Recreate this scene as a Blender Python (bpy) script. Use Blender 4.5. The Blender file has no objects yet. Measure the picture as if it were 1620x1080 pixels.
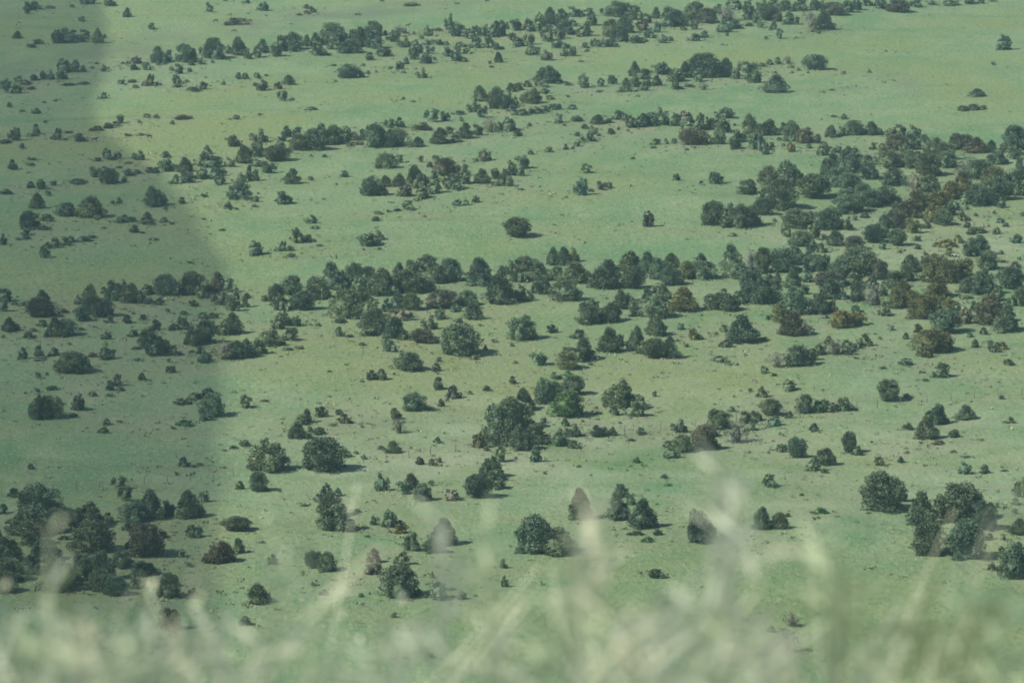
import bpy, bmesh, math, random
import numpy as np
from mathutils import Vector, noise
R = math.radians
C = bpy.context.scene.collection
S = bpy.context.scene

# ---------------------------------------------------------------- camera, sky, sun, exposure
PH_W, PH_H, FPX = 1620.0, 1080.0, 7700.0       # photograph size and focal length in its pixels
CAM_H, PITCH = 133.0, R(10.02)                 # metres above the plain, looking down
cam_d = bpy.data.cameras.new('camera'); cam = bpy.data.objects.new('camera', cam_d); C.objects.link(cam)
cam.location = (0, 0, CAM_H); cam.rotation_euler = (R(90) - PITCH, 0, 0)
cam_d.sensor_width = 36.0; cam_d.lens = 36.0 * FPX / PH_W
cam_d.clip_start = 0.5; cam_d.clip_end = 30000
cam_d.dof.use_dof = True; cam_d.dof.focus_distance = 98.0; cam_d.dof.aperture_fstop = 7.1
S.camera = cam

SUN_EL = R(44); SH_AZ = R(22)                  # shadows fall to +x and a little away from the lens
sdir = Vector((-math.cos(SH_AZ) * math.cos(SUN_EL), -math.sin(SH_AZ) * math.cos(SUN_EL), math.sin(SUN_EL)))
W = bpy.data.worlds.new('World'); S.world = W; W.use_nodes = True
nt = W.node_tree; sky = nt.nodes.new('ShaderNodeTexSky'); sky.sky_type = 'NISHITA'; sky.sun_disc = False
sky.sun_elevation = SUN_EL; sky.sun_rotation = math.atan2(sdir.x, sdir.y); sky.altitude = 2000; sky.dust_density = 0.6
nt.links.new(sky.outputs[0], nt.nodes['Background'].inputs[0]); nt.nodes['Background'].inputs[1].default_value = 0.085
sl = bpy.data.lights.new('sun', 'SUN'); so = bpy.data.objects.new('sun', sl); C.objects.link(so)
sl.energy = 4.4; sl.angle = R(0.5); sl.color = (1.0, 0.95, 0.86)
so.rotation_euler = sdir.to_track_quat('Z', 'Y').to_euler()
S.view_settings.view_transform = 'Standard'; S.view_settings.look = 'None'
S.view_settings.exposure = 0.85; S.view_settings.gamma = 1.0
S.render.engine = 'CYCLES'
S.cycles.transparent_max_bounces = 24; S.cycles.max_bounces = 6; S.cycles.volume_bounces = 0
S.render.filter_size = 1.6 if hasattr(S.render, 'filter_size') else 1.5

# ---------------------------------------------------------------- helpers
def mat(name, rough=0.85, spec=0.2):
    m = bpy.data.materials.new(name); m.use_nodes = True
    b = m.node_tree.nodes['Principled BSDF']; b.inputs['Roughness'].default_value = rough
    b.inputs['Specular IOR Level'].default_value = spec
    return m, m.node_tree, b
def N(t, kind, **kw):
    n = t.nodes.new(kind)
    for k, v in kw.items():
        if k in n.inputs: n.inputs[k].default_value = v
        else: setattr(n, k, v)
    return n
def mixc(t, fac, a, b, blend='MIX'):
    n = t.nodes.new('ShaderNodeMix'); n.data_type = 'RGBA'; n.blend_type = blend
    for s, v in ((0, fac), (6, a), (7, b)):
        if hasattr(v, 'links') or hasattr(v, 'is_linked'): t.links.new(v, n.inputs[s])
        else: n.inputs[s].default_value = v if s == 0 else (*v, 1)
    return n.outputs[2]
def ramp(t, val, lo, hi):
    n = t.nodes.new('ShaderNodeMapRange'); n.clamp = True
    n.inputs[1].default_value = lo; n.inputs[2].default_value = hi
    t.links.new(val, n.inputs[0]); return n.outputs[0]
def mesh_np(name, V, F, material=None, attrs=None, smooth=False):
    """one mesh from numpy arrays; F is an (n, k) array of faces that all have k corners"""
    me = bpy.data.meshes.new(name); V = np.asarray(V, np.float32); F = np.asarray(F, np.int32); k = F.shape[1]
    me.vertices.add(len(V)); me.vertices.foreach_set('co', V.ravel())
    me.loops.add(F.size); me.loops.foreach_set('vertex_index', F.ravel())
    me.polygons.add(len(F)); me.polygons.foreach_set('loop_start', np.arange(0, F.size, k, dtype=np.int32))
    me.polygons.foreach_set('use_smooth', np.full(len(F), smooth))
    for an, arr in (attrs or {}).items():
        arr = np.asarray(arr, np.float32)
        if arr.ndim == 1: me.attributes.new(an, 'FLOAT', 'POINT').data.foreach_set('value', arr)
        else: me.attributes.new(an, 'FLOAT_COLOR', 'POINT').data.foreach_set('color', arr.ravel())
    me.update(calc_edges=True); me.validate()
    if material: me.materials.append(material)
    return me
def obj(name, me, parent=None, **props):
    o = bpy.data.objects.new(name, me); C.objects.link(o)
    if parent: o.parent = parent
    for k, v in props.items(): o[k] = v
    return o

# ---------------------------------------------------------------- the lie of the land
def sstep(a, b, x):
    t = np.clip((x - a) / (b - a), 0, 1); return t * t * (3 - 2 * t)
WAVES = [(0.011, 0.006, 0.9, 0.3), (-0.007, 0.013, 0.8, 1.7), (0.031, 0.017, 0.30, 4.0), (-0.023, 0.041, 0.28, 2.2), (0.083, 0.047, 0.10, 0.9), (-0.061, 0.102, 0.09, 5.1), (0.19, 0.13, 0.04, 3.3)]
def land(x, y):
    """height of the ground: a rolling plain, and the hillside with the roadside shoulder the photograph was taken from"""
    x = np.asarray(x, float); y = np.asarray(y, float)
    z = sum(a * np.sin(kx * x + ky * y + p) for kx, ky, a, p in WAVES)
    hill = np.where(y < 4.2, CAM_H - 1.72 - 0.02 * np.clip(y, -60, 4.2), 0)
    s = np.clip((y - 4.2) / 300.0, 0, 1)
    slope = (CAM_H - 1.80) * np.where(y < 4.2, 1, (1 - s) ** 2.1) - np.where(y > 4.2, 0.10 * np.clip(y - 4.2, 0, 5), 0) * (1 - s) ** 3
    side = 1 - sstep(300, 1500, np.abs(x)); back = 1 - sstep(200, 1500, -y)
    h = np.where(y < 4.2, hill, slope) * side * back
    w = sstep(40, 400, y) + (1 - side) * (1 - sstep(40, 400, y))
    return z * np.clip(w, 0, 1) + h
def ray(px, py):
    """direction of the camera ray through a photograph pixel"""
    v = Vector(((px - PH_W / 2) / FPX, (PH_H / 2 - py) / FPX, -1.0))
    v.rotate(cam.rotation_euler); return v.normalized()
def at(px, py):
    d = ray(px, py); z = 0.0
    for _ in range(4):
        t = (z - CAM_H) / d.z; p = Vector((0, 0, CAM_H)) + d * t; z = float(land(p.x, p.y))
    return Vector((p.x, p.y, z))

# ---------------------------------------------------------------- survey of the plants
# vegetation survey: one block per patch (origin x, origin y, scale); each entry: centre, foot, width, height, kind
# kinds: none = dense rounded, c = pointed, s = low shrub, d = half dead grey, b = brownish, o = olive, g = fresh green
SURVEY = [
(0, 0, 4.05, """180 70 60 55;230 62 62 50;172 92 48 46;530 30 50 60;580 28 55 55;703 40 68 42;815 112 48 58 c;525 140 48 32;113 248 55 45 c
365 282 100 85;430 250 100 65;540 245 80 55;625 278 65 92 c;670 245 25 25;470 275 160 50 s;205 308 60 25 s;245 285 60 30 s;972 192 48 42;1345 78 40 42;1332 40 20 25 s
1578 22 42 30;1440 8 30 12 s;1500 160 140 40 ds;1010 402 95 98 c;1080 392 55 70;1175 402 85 115;1242 400 50 85 c;1225 420 45 30;1285 415 55 40;1310 375 60 80
1365 378 100 130;1390 385 90 80;1465 345 60 55;1525 357 95 115;1590 380 55 65;875 410 75 45 b;860 450 50 35;945 450 55 50;785 412 25 15 s;820 410 35 18 s
415 465 95 80;485 465 70 75;395 512 60 55;535 460 45 40 s;668 460 40 45;272 512 50 55;322 512 58 58;215 520 60 40;118 525 62 35;10 570 25 50;45 582 65 75;95 600 80 50
1145 475 62 65;1098 455 30 25;1218 465 28 30;1138 540 55 57;1195 528 30 18 s;958 553 68 75 b;780 540 55 28 s;870 565 40 22 s;850 530 60 20 bs;1010 545 50 18 s
1140 560 70 20 s;1295 575 55 48;1235 585 100 25 s;1530 508 42 42;1570 506 38 38;1432 545 28 25 s;660 635 55 42;235 730 50 35;60 690 30 35;145 718 35 15 s;285 660 28 10 s
355 650 25 12 s;1010 420 30 14 s;1055 415 25 20 s;1360 405 22 20 s;620 412 30 14 s;590 440 25 14 s;460 48 28 18 s;320 55 60 16 bs;170 545 60 30 bs;200 575 60 20 bs;450 550 90 16 bs;540 540 80 14 bs"""),
(400, 0, 4.05, """62 70 80 50;345 58 35 30 b;380 82 50 40 b;345 92 40 25 bs;300 100 40 12 bs;30 370 70 70;62 340 70 85 c;145 365 95 90;180 330 80 100;250 320 110 105;255 335 70 60
345 298 55 70 c;400 290 60 75 c;420 360 105 80;500 290 130 135;500 318 65 50;580 285 90 95;640 270 80 80;690 300 90 120 c;610 345 130 85;780 230 115 90;780 310 100 110;720 235 70 50
850 225 25 30;930 235 75 70 d;905 270 90 70;970 215 40 30 d;750 385 60 50 bs;815 365 70 75;855 360 70 50;975 305 80 65;1032 225 25 25 c;1040 290 50 35;1120 232 65 60;1080 250 30 20 s
1265 190 60 92;1305 180 50 40 d;1185 200 60 20 s;1025 385 80 95;1070 345 60 55;1130 345 60 50;1110 408 75 60;1165 388 25 22;1115 290 45 35 s;1155 280 40 25 s;1195 290 50 35;1240 290 30 25 s
1330 235 120 75;1400 250 75 60;1440 230 80 60;1550 240 90 100;1600 230 50 100;1490 235 70 70;1255 365 75 60;1345 345 90 70;1315 395 75 70;1355 398 40 30 b;1425 310 90 65;1520 310 85 75
1555 322 40 40;1600 320 30 22 s;1570 402 52 65 c;1520 412 25 22 b;940 445 45 48;982 412 38 45 c;1088 502 65 58;625 503 120 85;690 490 30 25 s;738 475 25 22 s;228 545 70 60 c
25 500 45 32;60 582 80 70 b;165 572 50 45 b;85 490 25 15 s;10 555 25 25;195 648 68 65;250 640 30 15 s;375 705 70 18 s;965 638 22 15 s;1028 655 30 10 s;1450 650 85 95 c
1420 720 75 70;1460 755 70 85;1560 700 95 135;1600 700 45 110;1505 640 30 30;1155 785 95 85;1225 775 60 58;1320 735 80 25 s;1335 780 30 30;670 98 40 12 s;1020 38 110 18 s;1305 28 30 12 s
45 740 22 14 s;520 425 40 14 s;710 425 25 14 s;790 465 20 12 s;885 440 35 12 s;965 470 30 14 s;1045 445 20 10 s;1530 435 30 14 s;530 525 25 12 s;960 210 50 30 s"""),
(800, 0, 4.05, """10 190 20 50;65 200 85 75;135 190 60 65 b;150 205 55 40;205 200 85 105;285 165 95 110;365 110 70 50;440 110 95 65;525 105 90 50;365 205 90 110;415 225 60 50;435 170 60 40
265 265 95 100;505 235 100 80;545 165 75 65;350 250 80 50 b;50 260 65 45;85 300 80 55;155 290 75 70;330 310 75 60;165 355 85 70;258 388 75 60 b;370 362 52 48;430 362 58 60
385 315 60 40;510 310 50 35;525 332 30 15 s;645 105 70 55;720 110 120 95;780 105 110 80;840 130 85 90;905 150 65 60;760 215 100 120;680 240 90 110 o;735 270 110 110;875 195 90 70 b
675 303 110 55;605 303 70 45;565 300 40 50;965 210 50 65;930 245 75 45;830 280 100 50;880 270 60 25 s;1005 278 65 55;1050 265 38 30;965 120 50 70 c;1030 110 90 60;1035 175 90 75
1100 170 110 100;1210 130 120 110;1290 150 110 90 b;1205 190 60 60;1135 195 50 22 s;1360 90 60 60;1420 140 140 100 d;1395 210 95 75;1470 188 70 55;1470 60 110 60;1560 70 80 70;1560 130 90 90
1600 150 50 80;1560 170 50 25 s;1420 232 25 22 s;1210 265 65 45;1268 245 65 45;275 535 145 105;245 562 65 50;210 555 50 50 d;338 540 28 15 s;500 565 80 92;612 555 62 52;678 542 62 58
30 590 60 55 c;85 580 50 50;135 560 50 42;20 690 60 110;55 680 50 60;168 665 110 90;825 490 70 92 c;885 510 85 65;1008 480 105 75;772 590 62 85 c;835 560 60 65;885 582 55 60;915 555 40 45
970 550 55 65 c;1090 525 110 75;1150 500 60 100 c;1090 575 60 65;1120 572 40 18 bs;1175 500 50 55;1270 500 175 150;1230 525 70 80;1310 500 70 60;1410 495 95 115 c;1470 507 62 62;1495 455 60 60 d
1548 470 80 75;1590 450 40 50;1590 535 85 80;1268 578 58 50 d;400 548 50 18 bs;600 592 40 14 bs;400 625 25 14 s;845 620 30 12 s;1180 560 60 20 s;480 398 40 10 s;740 592 50 14 s;1390 292 18 12 s
320 705 70 40 s;250 715 60 40 s;190 730 80 40 s;100 740 80 40 s;40 715 60 40 s;430 700 60 30 s;250 600 60 30 s;280 640 60 25 s"""),
(1200, 0, 4.05, """30 70 70 75;95 60 80 60;60 135 110 90;10 180 35 60;100 190 40 55;75 195 22 20 s;130 140 70 50 b;180 75 90 70;190 160 65 80;240 160 60 50;270 70 100 70;360 70 80 70;410 60 60 60
330 130 100 55 d;340 208 90 110 d;420 195 125 110;388 218 25 18 s;470 100 130 80 b;560 80 90 70;620 65 80 65;700 40 80 45;790 60 100 60;900 80 140 80 b;1010 48 90 48;1110 35 90 35 d;1230 40 110 40
1350 30 90 30;1420 25 60 28;1500 12 60 12;133 250 48 65;47 253 25 20 s;72 418 40 38;125 412 48 45;190 412 62 48 d;205 435 35 20 s;25 430 50 25 s;368 450 120 95;115 595 128 110;5 530 28 60
1572 322 90 92;1503 418 35 20 s;1400 620 85 48 c;1310 712 80 32 s;1385 705 90 36 s;1440 700 50 25 s;547 476 32 20 s;710 468 28 20 s;472 582 32 12 s;548 765 32 35 c;480 752 40 12 s;819 333 18 10 s
255 455 25 16 s;215 470 20 14 s;105 470 25 14 s;320 470 20 12 s;625 556 15 8 s;870 520 15 8 s;420 595 20 8 s;240 248 30 12 s"""),
(0, 180, 4.05, """768 65 58 58;232 130 52 65;100 175 80 80;368 168 62 72;512 180 68 52;142 222 32 32;288 60 20 18 s;1518 38 40 30 d;690 95 70 35 bs;630 108 70 28 bs;590 112 40 20 bs;740 80 60 30 bs
890 60 30 20 s;940 25 50 25 bs;1000 30 35 25 s;1165 38 100 28 bs;1105 68 30 25 s;820 145 60 15 bs;900 140 50 14 bs;692 292 65 65;752 290 42 45;720 300 50 25;628 305 50 25 s;860 290 45 38;900 298 50 60
825 320 50 12 s;80 360 48 65 c;1062 282 55 42 d;1328 258 50 55 c;1498 212 75 70 b;1300 340 85 85;1370 345 100 70;1465 342 70 60;1560 320 90 110 c;605 410 80 68;695 450 102 98;798 435 32 32
825 400 60 45;880 385 50 25 s;960 380 50 36;1000 380 55 36;765 350 40 16 s;665 350 30 15 s;1075 370 90 75;1035 350 45 45 s;1185 375 85 90 c;1125 370 45 45;1195 445 95 75;1130 450 55 60
1095 450 40 22 s;1290 420 90 70;1370 420 90 75;1410 455 80 62;1410 400 70 50;1545 440 60 60;1598 430 45 100;198 475 55 40;260 488 75 65;312 528 40 35;40 515 100 30 s;500 450 120 28 s;345 460 50 30 bs
238 608 80 95 c;425 658 118 85;590 665 180 128;765 577 38 42 c;722 578 35 22 s;985 595 125 122;1168 575 48 40;1060 615 28 20 s;180 735 120 105;160 780 68 50;275 745 70 30 s;310 690 75 45 s
290 665 35 22 s;795 695 120 35 s;800 690 40 45 s;945 690 60 60 c;950 710 100 25 s;1050 698 48 35;862 762 62 48;625 682 25 15 s;912 768 35 14 s;1528 550 120 108;1465 608 60 40;1310 535 50 20 s
210 300 60 18 s;200 332 50 16 s;440 125 60 14 s;200 145 80 18 bs;40 190 80 24 bs;400 170 50 14 s;1520 615 22 12 s;1425 750 40 14 bs;1310 680 30 12 s;1100 710 30 14 s;665 735 30 12 s;200 745 50 20 s"""),
(400, 180, 4.05, """48 185 100 78;190 178 55 45;215 150 62 68 c;285 160 72 72;310 235 110 95;400 235 120 130;440 200 90 130 c;515 200 110 120;590 175 75 85;660 175 80 60 d;700 170 50 70;780 218 120 145
870 218 90 110;930 200 110 95;990 212 60 25 s;880 95 65 60;938 90 52 68 c;930 115 60 25 s;1090 105 130 45 os;1055 215 65 62 c;1200 195 110 98 c;1250 130 60 45;1300 180 80 45 bs;1365 160 90 95 c
1440 140 75 70;1520 120 90 90 d;1580 105 50 50;30 280 95 100;145 308 130 95;180 240 75 60;90 383 95 75;20 430 55 70;20 340 80 50;258 450 95 92 c;375 428 32 28 s;845 352 110 92;930 318 80 52
890 300 60 40 d;590 405 60 42 s;200 582 110 80;1075 312 30 45 bs;1180 320 45 50;1135 345 38 38;1160 290 25 25 s;1485 305 90 75 b;1425 308 35 25 s;1352 308 20 12 s;770 528 125 115;760 480 100 75
845 470 65 70 c;940 468 78 78 c;970 530 95 72 b;1035 450 105 115;1070 480 90 90;1090 545 90 75;1165 512 95 90;1165 420 55 55;1240 400 115 110 b;1260 480 100 90;1300 490 90 90;1365 450 95 90
1350 400 70 75 b;1465 448 90 90 c;1550 420 75 68;1590 465 80 75;1610 400 20 50;995 618 85 60;790 688 48 30 s;805 645 60 20 s;868 632 40 15 s;930 625 50 18 s;1310 590 55 35 s;1365 585 40 35 s
1425 570 48 45;383 702 60 52;395 738 60 18 s;20 565 40 38;460 280 28 20 s;375 275 22 14 s;35 515 18 12 s;455 550 25 10 s;1100 660 25 10 s;10 600 40 20 s;620 205 60 20 bs;680 200 60 20 bs;1050 560 50 20 s"""),
(800, 180, 4.05, """25 110 90 80;80 145 48 40;150 82 25 25 s;340 60 52 60;455 50 70 35;375 78 25 14 s;595 68 72 58 c;660 60 50 28 bs;715 40 60 60;760 45 35 50;800 90 80 75;870 88 100 85;930 80 70 80;1020 75 110 80
985 50 80 80;1085 80 60 80;1160 60 100 70 b;1240 110 80 110;1170 110 90 50;1295 100 50 75;1395 30 110 60;1390 120 90 95;1330 90 60 60;505 98 40 32;555 135 55 58;598 145 25 18 s;455 145 35 28
492 185 38 38;545 180 65 52;460 210 50 32;672 130 48 35;384 230 40 35 c;430 228 22 20 bs;275 248 48 32;160 262 40 28 s;960 200 58 38;948 222 40 15 s;1025 196 30 38 c;1075 190 38 32
1205 200 150 95 b;1275 190 55 60;1370 198 100 90;1465 230 95 80;1490 185 110 80;1560 130 100 120;1600 230 85 110;110 355 100 85;30 395 85 90;95 402 70 60;15 465 60 62;515 380 78 58;490 525 90 105
610 490 65 55 b;664 478 38 38;545 500 40 20 s;1097 428 42 42;1338 452 92 75;1555 515 118 88;75 795 150 120;912 725 58 98 bd;1330 715 130 145;1400 730 80 70;1440 660 60 85;1500 730 130 140
1580 720 90 130;1600 640 40 80;1455 785 50 22 s;720 105 22 18 bs;785 112 20 12 bs;875 85 30 14 s;815 292 30 14 s;1160 235 25 14 bs;1210 222 30 12 s;220 472 14 8 s;390 538 22 10 s;310 715 18 10 s
320 768 14 10 s;805 695 14 8 s;95 490 40 12 s;1200 465 14 8 s;1470 80 25 18 s"""),
(1200, 180, 3.857, """520 35 35 32 c;455 22 35 12 s;50 135 110 92;20 225 65 100;40 250 58 52;150 110 50 55;205 170 90 120;285 180 100 90 b;360 182 55 55 b;78 205 38 30 s;125 165 30 22 s;197 235 55 65 o
305 212 35 32 c;388 255 75 75;150 200 25 20 s;445 145 68 70 c;505 135 50 55;588 132 105 85;690 132 90 80 c;740 130 50 40;485 242 58 40;548 240 55 40 c;595 235 35 28 s;697 220 35 45;757 228 62 45 o
440 212 25 12 s;840 225 110 90 b;820 165 85 75;865 140 75 75;940 150 85 75;930 220 100 90;1010 200 70 70 c;1210 220 100 95;1270 200 90 70;1330 240 110 90 b;1420 240 60 75 c;1480 235 60 45
1560 220 140 140;1075 250 90 100;1030 240 60 80;1140 280 90 100;450 340 90 95 c;420 400 100 120;455 445 110 110;550 360 140 130;660 300 60 45;710 310 55 48;800 330 110 100;680 400 120 100
820 440 120 100;900 260 70 70;930 330 120 100;1040 380 130 130;1150 330 110 100;960 480 130 120 d;1050 480 100 100;55 430 105 105 b;180 435 140 140;315 385 38 22 s;335 520 165 140;90 480 130 110
140 580 180 170;30 620 95 100;10 540 60 70;560 480 120 110;540 560 110 100;640 520 100 90;500 610 120 90;580 600 130 100;690 570 130 100;780 550 120 100;430 710 155 120;545 712 72 75
590 650 35 25 bs;650 635 65 30 s;1290 370 160 100 d;1250 390 100 70 d;1460 310 110 80;1560 280 90 70;1360 400 150 110;1240 470 130 110 o;1180 520 120 100 o;1350 560 150 120;1450 530 140 130;1540 500 140 150
1590 400 80 130;1270 550 80 60;1430 440 130 110 o;1480 575 60 55;1210 578 38 38;1270 585 30 25 s;970 600 140 120 o;900 640 140 110 b;1100 600 140 120 o;1130 680 100 90;1060 660 100 100 o;1160 620 80 70
840 620 70 80;850 700 130 100 b;935 730 90 90 o;765 700 75 80 c;700 790 120 105;760 760 70 60;845 808 90 100;1030 700 50 40;240 700 150 110;310 680 100 80;170 750 70 70;330 760 90 90;260 808 120 90
390 770 50 35 s;465 808 90 90 c;1250 655 65 55;1275 695 45 38;1295 738 50 40;1350 728 80 38 s;1450 735 45 42;1510 690 40 25 s;1215 790 52 50 o;1570 790 60 50;965 778 42 32 s;1475 665 50 28 s
95 660 25 22 s;1440 612 20 22 s;1325 625 25 20 s;1610 625 30 25 s;870 270 60 50 b;1000 330 100 80;780 270 70 60 b"""),
(0, 370, 4.05, """20 70 42 70 c;280 155 70 70;298 95 48 40;350 90 70 62;415 75 60 55;455 55 50 40 s;535 50 90 32 s;595 28 60 20 s;175 35 50 22 s;115 40 35 18 s;30 435 105 85;20 500 85 80;270 450 85 85 c
250 535 150 120 b;310 530 70 60;95 455 45 20 s;150 460 45 25 s;400 505 80 25 bs;510 452 50 45;580 430 90 100 c;590 520 110 120;670 530 110 110;525 560 80 95;620 540 80 80;665 380 40 40 ds;735 425 100 120
790 370 70 70;835 440 125 115;905 445 60 80;950 390 80 60;1060 395 140 130;1015 455 55 45;960 450 60 40 d;1225 390 160 140;1285 412 75 85;1180 385 70 60;1330 400 30 20 s;1395 370 100 120 b
1460 375 90 90;1345 365 40 40;1415 460 95 85 b;1480 495 90 100;1560 470 58 65;1510 420 50 80;1582 412 38 35;1490 640 120 130;1430 650 90 90;1440 810 120 120 d;1520 800 110 110;1580 790 100 110
60 625 85 85 c;112 618 45 40;185 668 65 40;270 595 70 45 g;350 660 110 120;420 655 130 100;310 660 60 50;20 665 25 20 s;700 570 50 45;815 570 68 50 s;920 550 45 35;855 515 30 15 s;855 658 58 42
685 675 55 45 s;442 712 28 18 s;1075 502 30 25 s;1180 520 45 28 s;1240 465 55 40 g;1115 515 15 12 s;1150 580 45 50;1185 585 45 55;1110 615 90 35 s;1200 612 60 25 s;1300 545 70 40 s;1370 540 50 35 bs
945 730 105 130;995 615 60 65;1000 780 120 140;1065 760 80 80;1115 780 55 65;1240 715 110 110;1320 700 110 140;1280 770 50 50;1310 812 80 60;1360 640 60 80;150 800 58 72;250 790 68 75;347 782 58 52
1220 190 40 14 s;980 42 60 16 s;520 615 40 16 bs;350 490 60 18 bs;210 625 50 20 bs;880 740 60 18 bs;1155 775 40 16 bs;1230 760 40 16 bs;800 485 25 10 s;700 640 20 12 bs"""),
(400, 370, 4.05, """20 138 90 85;290 60 100 90;360 50 60 45;185 112 65 62;245 108 45 28 s;250 150 50 25 s;745 78 120 75;800 40 90 55;75 432 42 38;150 440 95 115;250 390 130 115;175 492 80 100;320 490 130 115
430 420 150 130;380 380 80 100;500 350 170 160;560 320 80 80;650 330 100 140;740 350 120 130;670 360 90 80;830 392 170 160;935 260 70 70 c;1000 380 180 140;1080 380 130 120;1020 250 100 80
1110 230 110 90;1190 320 100 110;1255 305 120 140;1320 260 70 50;1445 328 150 165 c;620 540 180 170;700 430 90 90;560 400 70 60;1570 450 170 180 c;1590 300 60 90 c;930 475 100 95 c;855 500 60 85
1015 490 110 105;760 490 80 65;1210 480 170 110 b;1375 460 110 95;1420 480 60 60;1200 550 80 70;1405 550 100 105 c;1300 500 60 40 s;1320 568 50 28 s;940 550 150 60 ds;790 640 160 160;740 650 130 50 s
910 670 120 130 c;965 680 60 60;845 695 40 40;885 755 80 75;555 655 50 62;570 570 70 30 s;160 610 85 90;210 590 90 85;275 590 70 60;235 685 115 80;115 720 110 100;25 770 90 90;75 765 50 30 s
1140 612 95 80;1085 700 130 85 b;1140 705 80 60 b;1320 780 235 190;1490 745 25 38 c;625 662 50 18 s;420 590 40 20 s;700 715 50 18 s;1545 695 50 18 s;190 710 45 24 s;425 80 40 12 s;710 105 20 12 s;805 100 40 14 s
300 735 70 16 bs;220 745 60 18 s;1425 790 40 24 s;1600 250 40 30 s;1350 300 30 20 s"""),
(800, 370, 4.05, """305 200 70 110 c;370 200 85 110 c;430 180 90 80 o;30 260 100 80;120 240 140 90;80 310 90 100;215 300 150 110;440 310 190 120;340 300 90 90;15 430 60 110;90 425 85 100;150 430 60 65;245 385 120 110
195 380 60 60;400 430 160 120;660 350 175 170 c;800 240 130 120 c;815 355 110 140;910 250 110 130 c;970 290 110 130;1060 330 120 130;1060 220 90 90 c;1160 290 90 110 o;1250 290 150 110;1250 200 80 70 c
1440 240 150 165;1570 240 100 130 d;1490 290 110 95;1405 280 40 35 s;525 580 140 130;560 490 70 75;680 565 150 115;750 480 110 115;815 490 70 60;820 530 80 40 s;900 430 60 80;1010 420 90 95 c
975 540 170 140;1140 495 165 145 o;950 380 60 40 d;1340 485 120 100;1425 495 130 105;1490 450 80 80;1400 390 50 40;1570 440 150 200;110 680 170 145;298 635 62 52;465 675 85 62;500 810 160 130
400 808 100 80;660 760 130 150 c;840 750 100 150;720 720 90 70;965 655 110 120;1122 612 45 38;1210 680 78 70 o;950 800 130 120;1050 800 100 140;880 770 70 80;1515 700 170 170 c;1400 630 60 45 s
1410 725 70 50;1350 645 25 18 s;1160 725 30 22 bs;1535 780 22 14 s;1255 525 20 12 s;590 805 60 20 s;735 350 60 24 bs;840 440 60 20 bs;40 720 30 20 s;1300 640 20 12 s;1100 690 25 16 bs"""),
(1200, 370, 3.857, """590 100 110 80 b;755 95 42 48;975 95 35 30 s;1135 80 110 45 os;1165 135 60 50 o;30 240 90 150;100 140 40 50 c;150 240 160 140;220 190 90 110;330 110 70 70;385 115 50 60;340 230 110 100;400 220 80 90
300 170 90 60;500 280 140 120;620 250 220 150;640 190 150 90;745 280 90 110 b;690 330 80 70;580 310 100 60;925 235 120 100;1015 190 65 80;1090 210 120 80 o;1340 130 130 110;1280 140 80 75
1390 220 110 110;1420 170 60 60;1050 290 150 130 o;1170 300 150 130 o;1250 290 140 130 o;1365 370 130 150;1290 360 110 90;1100 390 150 130 o;820 330 110 100;900 290 120 100;880 400 120 110 o;840 455 110 110 o
1550 340 130 130;1560 210 60 40 ds;415 330 140 90 b;440 400 120 120;600 415 85 120;515 400 60 50;700 440 160 130 d;755 380 70 80;205 330 85 110 c;110 300 65 65;285 295 85 75;275 370 70 62
55 425 170 160;225 490 160 150;130 540 110 110 o;215 625 155 140 b;375 490 110 120;455 485 75 85 b;595 490 65 55;760 500 80 75;510 575 130 100 o;595 560 100 80 o;930 450 90 100 o;1020 515 170 130 o
1140 500 110 110 o;1210 470 45 50;1250 550 90 90 b;1135 610 150 140;1405 550 150 170 b;1520 600 150 160;1460 410 80 90;1600 440 80 110;1540 440 60 60;1310 470 45 60;810 590 35 30;968 602 52 52 o
900 642 45 38;1370 615 45 45;1288 630 35 28;1070 725 200 130 o;1020 755 100 75 o;650 685 65 75 c;1322 692 45 48 c;1425 722 75 70;1490 705 60 45 o;430 680 60 55 c;470 740 110 90 d;375 740 70 70
540 720 90 70;600 700 60 40 s;545 735 80 25 s;60 525 28 30;30 650 60 20 s;1525 800 60 35 s;895 795 60 35 s;1480 125 30 24 s;860 115 30 16 bs;1490 175 50 16 s;1590 160 30 20 s;410 515 40 20 bs;1260 395 80 16 s;740 640 20 12 s"""),
(0, 560, 4.05, """470 120 200 130;545 85 60 70;680 38 100 85;590 20 60 30 bs;248 158 38 42;303 135 20 20 s;710 232 62 65;745 205 75 75 b;770 235 50 25 s;905 165 52 42 g;1098 120 55 45 s;1080 50 30 22 s;1315 60 80 60
240 245 35 25 s;340 230 70 25 gs;590 270 50 28 s;240 420 85 150;310 415 180 135;500 360 85 95 b;662 505 60 38 g;680 455 55 40 s;1365 400 150 135;1320 425 75 40;1340 270 90 50 s;1250 290 90 40 s;1170 325 90 40 s
1180 460 90 35 gs;1575 345 85 80;1178 720 60 62;198 738 38 38;1130 775 30 22 s;1575 590 65 40;1495 605 50 20 s;880 45 50 20 s;260 40 90 20 s;760 440 50 14 bs;470 400 50 18 bs;1280 715 40 20 bs;1240 725 30 18 bs;1110 480 40 14 bs
700 270 60 16 s;160 255 16 14 s;1440 622 30 12 s"""),
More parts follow.
